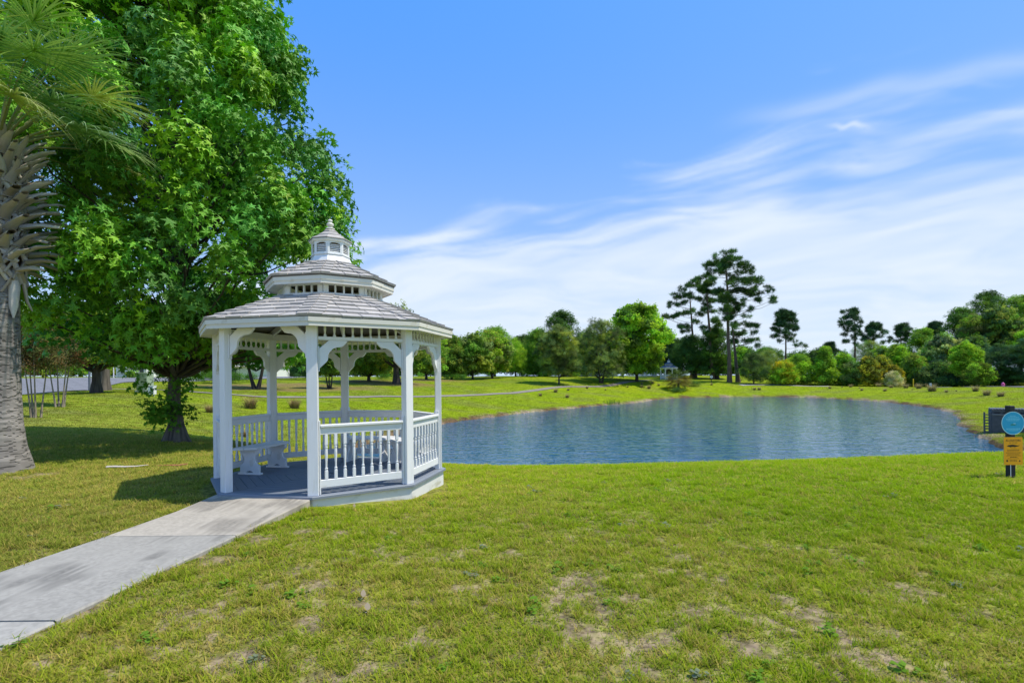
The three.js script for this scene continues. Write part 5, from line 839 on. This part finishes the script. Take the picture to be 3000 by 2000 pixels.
{
  const tan = leafy({ color: lin(0.42, 0.34, 0.17), transmission: 0.25 }), green = leafy({ color: lin(0.19, 0.20, 0.06), transmission: 0.25 }), brown = leafy({ color: lin(0.36, 0.24, 0.12), transmission: 0.25 });
  const outer = blades(170, 1.0, 0.22, 0.95, 0.012, 31, 0.55), inner = blades(120, 0.72, 0.26, 0.6, 0.014, 32, 0.6);
  let proto;
  const tuft = (px, py, wpx, label, group, dryK) => { const p = Array.isArray(px) ? px : G(px, py), d = -p[2], s = wpx * d / FOCAL / 1.15; const t = proto ? proto.clone() : thing('grass_tussock', '', 'tussock'); if (!proto) { proto = t; part('old_blades', outer, tan, t); part('green_blades', inner, green, t); } else { t.name = numbered('grass_tussock'); scene.add(t); } t.position.set(p[0], p[1] - 0.02, p[2]); t.rotation.y = px * 1.7; t.scale.set(s, s * 0.92, s); t.children[0].material = dryK ? brown : tan; tag(t, label, 'tussock', group); };
  const R = [[2432, 1138, 13, 'leftmost small tussock on the right bank'], [2468, 1135, 7, 'tiny tussock between the two leftmost on the right bank'], [2494, 1134, 15, 'rounded tussock below the flat topped pine'], [2519, 1137, 6, 'tiny tussock below the left olive bush'], [2526, 1144, 13, 'low tussock nearer the water below the olive bushes'], [2576, 1133, 20, 'broad tussock before the tallest olive bush'], [2594, 1146, 16, 'tussock down the slope before the flowering bush'], [2612, 1136, 16, 'tussock right beside the flowering bush'], [2655, 1137, 23, 'broad tussock just left of the yellow marker post'], [2674, 1142, 7, 'tiny tussock at the foot of the yellow marker post'], [2693, 1138, 25, 'tussock just right of the yellow marker post'], [2732, 1146, 36, 'biggest tussock before the pale blue pedestal'], [2774, 1149, 14, 'small tussock right of the biggest one'], [2803, 1146, 8, 'tiny tussock standing alone right of the middle'], [2860, 1146, 28, 'broad tussock left of the tall pair by the lane'], [2892, 1158, 32, 'tall tussock in front of the lane'], [2934, 1162, 30, 'rightmost tussock above the drain outlet']];
  for (const [px, py, w, l] of R) tuft(px, py, w * 1.05, l, 'tussocks along the right bank');
  const Lb = [[1583, 1160, 17, 'leftmost tussock on the slope of the far left bank'], [1628, 1149, 20, 'flat pale tussock above the leftmost one'], [1665, 1144, 13, 'upper one of the two stacked tussocks'], [1662, 1165, 20, 'lower, bigger one of the two stacked tussocks'], [1720, 1138, 14, 'tussock just below the path bend'], [1774, 1143, 9, 'small lone tussock on the middle of the far slope'], [1839, 1135, 9, 'small tussock below the sunlit tree'], [1881, 1135, 14, 'tussock left of the palm bush, lower left of a cluster'], [1881, 1126, 12, 'tussock topping the cluster left of the palm bush'], [1902, 1138, 18, 'largest tussock of the cluster left of the palm bush'], [1912, 1124, 16, 'green tussock nearest the path end'], [1930, 1130, 12, 'tussock closest to the left side of the palm bush'], [2211, 1142, 14, 'left one of the paired tussocks below the pines'], [2225, 1142, 16, 'right one of the paired tussocks below the pines'], [2085, 1128, 12, 'low tussock at the foot of the round white sign'], [733, 1196, 60, 'shaggy brown tussock seen through the left bay of the gazebo'], [862, 1196, 52, 'greyish tussock seen through the gazebo near the middle post'], [614, 1208, 42, 'brown tussock just left of the gazebo posts'], [715, 1280, 40, 'dark brown tussock behind the left gazebo railing']];
  Lb.forEach(([px, py, w, l], i) => tuft(px, py, w * 1.05, l, i > 14 ? 'tussocks behind the gazebo' : 'tussocks on the far left bank', i > 14));
  const reed = thing('reeds', 'green reeds standing in the water at the left bank', 'reeds', G(1792, 1184)); reed.userData.kind = 'stuff'; { const m = part('reed_blades', blades(130, 0.75, 1.1, 0.45, 0.016, 41, 0.3), leafy({ color: lin(0.10, 0.22, 0.03) }), reed); m.scale.set(1.0, 1, 0.6); }
}
{ // things lying on the lawn
  const bone = boneMats[2], q = G(368, 1372);
  let t = thing('fallen_palm_stalk', 'pale curved palm leaf base lying on the lawn left of the gazebo', 'palm debris', [q[0], q[1] + 0.035, q[2]]); part('stalk', tube([V(-0.33, 0.0, 0.02), V(-0.18, 0.012, 0.03), V(0, 0, 0.02), V(0.18, 0, -0.03), V(0.33, 0.015, -0.12)], [0.035, 0.033, 0.028, 0.02, 0.008], 8).scale(1, 0.6, 1), bone, t); t.userData.label = 'pale curved palm leaf base lying on the lawn left of the gazebo';
  const q2 = G(505, 1366); t = thing('fallen_frond_piece', 'reddish dry palm scrap on the lawn near the gazebo shadow', 'palm debris', [q2[0], q2[1] + 0.025, q2[2]]); part('strip', tube([V(-0.32, 0, 0.04), V(-0.1, 0.01, 0.03), V(0.1, 0.0, 0), V(0.24, 0.03, -0.08)], [0.008, 0.02, 0.025, 0.012], 6).scale(1, 0.5, 1), std([0.32, 0.12, 0.06]), t); part('strip', tube([V(0.02, 0, 0.04), V(0.16, 0.01, 0.05), V(0.26, 0.02, 0.0)], [0.006, 0.014, 0.006], 6).scale(1, 0.6, 1), std([0.36, 0.16, 0.09]), t);
  const q3 = G(1803, 1353); t = thing('litter_scrap', 'flat whitish scrap on the grass edge before the water', 'litter', [q3[0], q3[1] + 0.04, q3[2]]); part('scrap', new THREE.TorusGeometry(0.06, 0.016, 6, 14).rotateX(1.57).scale(1.4, 1, 0.8), M.white, t);
  const dl = new THREE.ShapeGeometry(new THREE.Shape([[0, 0], [0.03, 0.02], [0.045, 0.06], [0.03, 0.1], [0, 0.13], [-0.03, 0.09], [-0.04, 0.05], [-0.025, 0.02]].map(p => new THREE.Vector2(...p)))); { const p = dl.attributes.position; for (let i = 0; i < p.count; i++) p.setZ(i, 6 * p.getX(i) ** 2 + 0.6 * (p.getY(i) - 0.06) ** 2 * 4); dl.computeVertexNormals(); }
  [[1036, 1492, 'curled dry leaf on the grass before the gazebo skirt', 0.9], [1062, 1760, 'grey dry leaf on the lawn in the lower middle', 0.6], [1075, 1800, 'pale dry leaf lying below the grey one', 0.4]].forEach(([px, py, lab, ry]) => { const g = G(px, py), o = thing('dry_leaf', lab, 'leaf', [g[0], g[1] + 0.025, g[2]]); const m = part('blade', dl.clone().scale(0.5, 0.5, 0.5), leafy({ color: lin(0.30, 0.25, 0.18), transmission: 0.2 }), o); m.rotation.set(-1.1, ry, 0.2); part('stalk', new THREE.CylinderGeometry(0.002, 0.002, 0.04, 5).rotateX(1.2).translate(0, 0, 0.02), boneMats[3], o); });
}
{ // the turf itself: blades near the camera, tufts farther off
  const r = rng(2024), N = 165000, geo = [blades(8, 0.045, 0.03, 0.8, 0.0028, 51, 1.1), blades(7, 0.07, 0.02, 0.7, 0.003, 52, 0.7), blades(9, 0.036, 0.045, 0.7, 0.0028, 53, 1.3)], lots = [[], [], []];
  const colour = (x, z, s, d) => { const k = r(); let c = turf(x, z, s); if (k < 0.16 + 0.22 * dry(x, z)) c = mix3(c, [0.36, 0.285, 0.075], 0.55 + 0.4 * r()); else if (k < 0.62) c = mix3(c, [0.16, 0.27, 0.008], x < -3 ? 0.25 : 0.5); else c = mix3(c, [0.29, 0.36, 0.012], x < -3 ? 0.15 : 0.4); const b = (d < 18 ? 1.12 + 0.30 * smooth(5.5, 8, d) : 0.88) + 0.75 * r() * r(); return [c[0] * b, c[1] * b, c[2] * b]; };
  for (let i = 0; i < N; i++) {
    const d = 2.1 + 15.5 * Math.pow(r(), 1.0), px = -160 + 3320 * r(), x = (px - 1500) / FOCAL * d, z = -d * (0.98 + 0.04 * r());
    if (onWalk(x, z) || Math.hypot(x - GX, z - GZ) < 1.86) continue;
    const b = bare(x, z), dead = r() < b * 0.85; if (dead && r() < 0.45) continue;
    const s = fromShore(x, z); if (s < 0.15) continue;
    const tall = n2c(x * 1.7, z * 1.7) > 0.45 ? 1 : r() < 0.1 ? 1 : 0, g = tall ? 1 : r() < 0.5 ? 0 : 2, grow = 1 + 0.07 * d, near = 1 - 0.45 * b;
    const dc = 0.5 + 0.9 * r(); lots[dead ? 2 : g].push([x, ground(x, z) - 0.004, z, (0.8 + 0.6 * r()) * grow * near * (g === 1 && !dead ? 0.9 : 1), dead ? [0.30 * dc, 0.235 * dc, 0.125 * dc] : colour(x, z, s, d), null, (dead ? 0.6 : 1) / Math.sqrt(grow)]);
  }
  lots.forEach((l, i) => { const o = foliage('lawn_grass', geo[i], M.grass, l, scene); o.name = numbered('lawn_grass'); tag(o, ['short mown lawn grass around the gazebo and walk', 'taller tufts of grass scattered over the near lawn', 'flat creeping lawn grass of the near lawn'][i], 'grass', null, 'stuff'); });
  const far_ = [], tuftGeo = blades(14, 0.05, 0.18, 1.0, 0.010, 54, 0.9);
  for (let i = 0; i < 120000; i++) { const d = 16 * Math.pow(7.2, Math.pow(r(), 0.8)), px = -200 + 3400 * r(), x = (px - 1500) / FOCAL * d, z = -d, s = fromShore(x, z); if (s < 0.25 || (d < 22 && r() < 0.3)) continue; const k = d / 22; far_.push([x, 0, z, clamp(k, 0.8, 2.6) * (0.7 + 0.6 * r()), colour(x, z, s, d), null, 1 / clamp(k, 0.8, 2.6)]); }
  const bed = p => r() < 0.9 * strawBed(p[0], p[2]);
  const road = p => pathPts.some(([x, z], i) => { if (!i) return false; const [ax, az] = pathPts[i - 1], ex = x - ax, ez = z - az, t = clamp(((p[0] - ax) * ex + (p[2] - az) * ez) / (ex * ex + ez * ez)); return Math.hypot(p[0] - ax - t * ex, p[2] - az - t * ez) < 1.15; });
  const kept = far_.filter(p => !road(p) && !bed(p)); for (const p of kept) p[1] = ground(p[0], p[2]) - 0.01;
  const o = foliage('bank_grass', tuftGeo, M.grass, kept, scene); tag(o, 'grass covering the far banks and the lawn beyond the gazebo', 'grass', null, 'stuff');
  const weeds = []; for (let i = 0; i < 90; i++) { const d = 2.4 + 6 * r(), px = 3000 * r(), x = (px - 1500) / FOCAL * d, z = -d; if (onWalk(x, z) || Math.hypot(x - GX, z - GZ) < 1.9) continue; weeds.push([x, ground(x, z) + 0.012, z, 0.035 + 0.04 * r(), r() < 0.25 ? [0.22, 0.27, 0.17] : [0.17, 0.32, 0.03], null, 0.6]); }
  const w = foliage('weeds', SPRAY.round, M.grass, weeds, scene); tag(w, 'small broad leaved weeds dotted through the near lawn', 'weeds', null, 'stuff');
}
renderer.render(scene, camera);
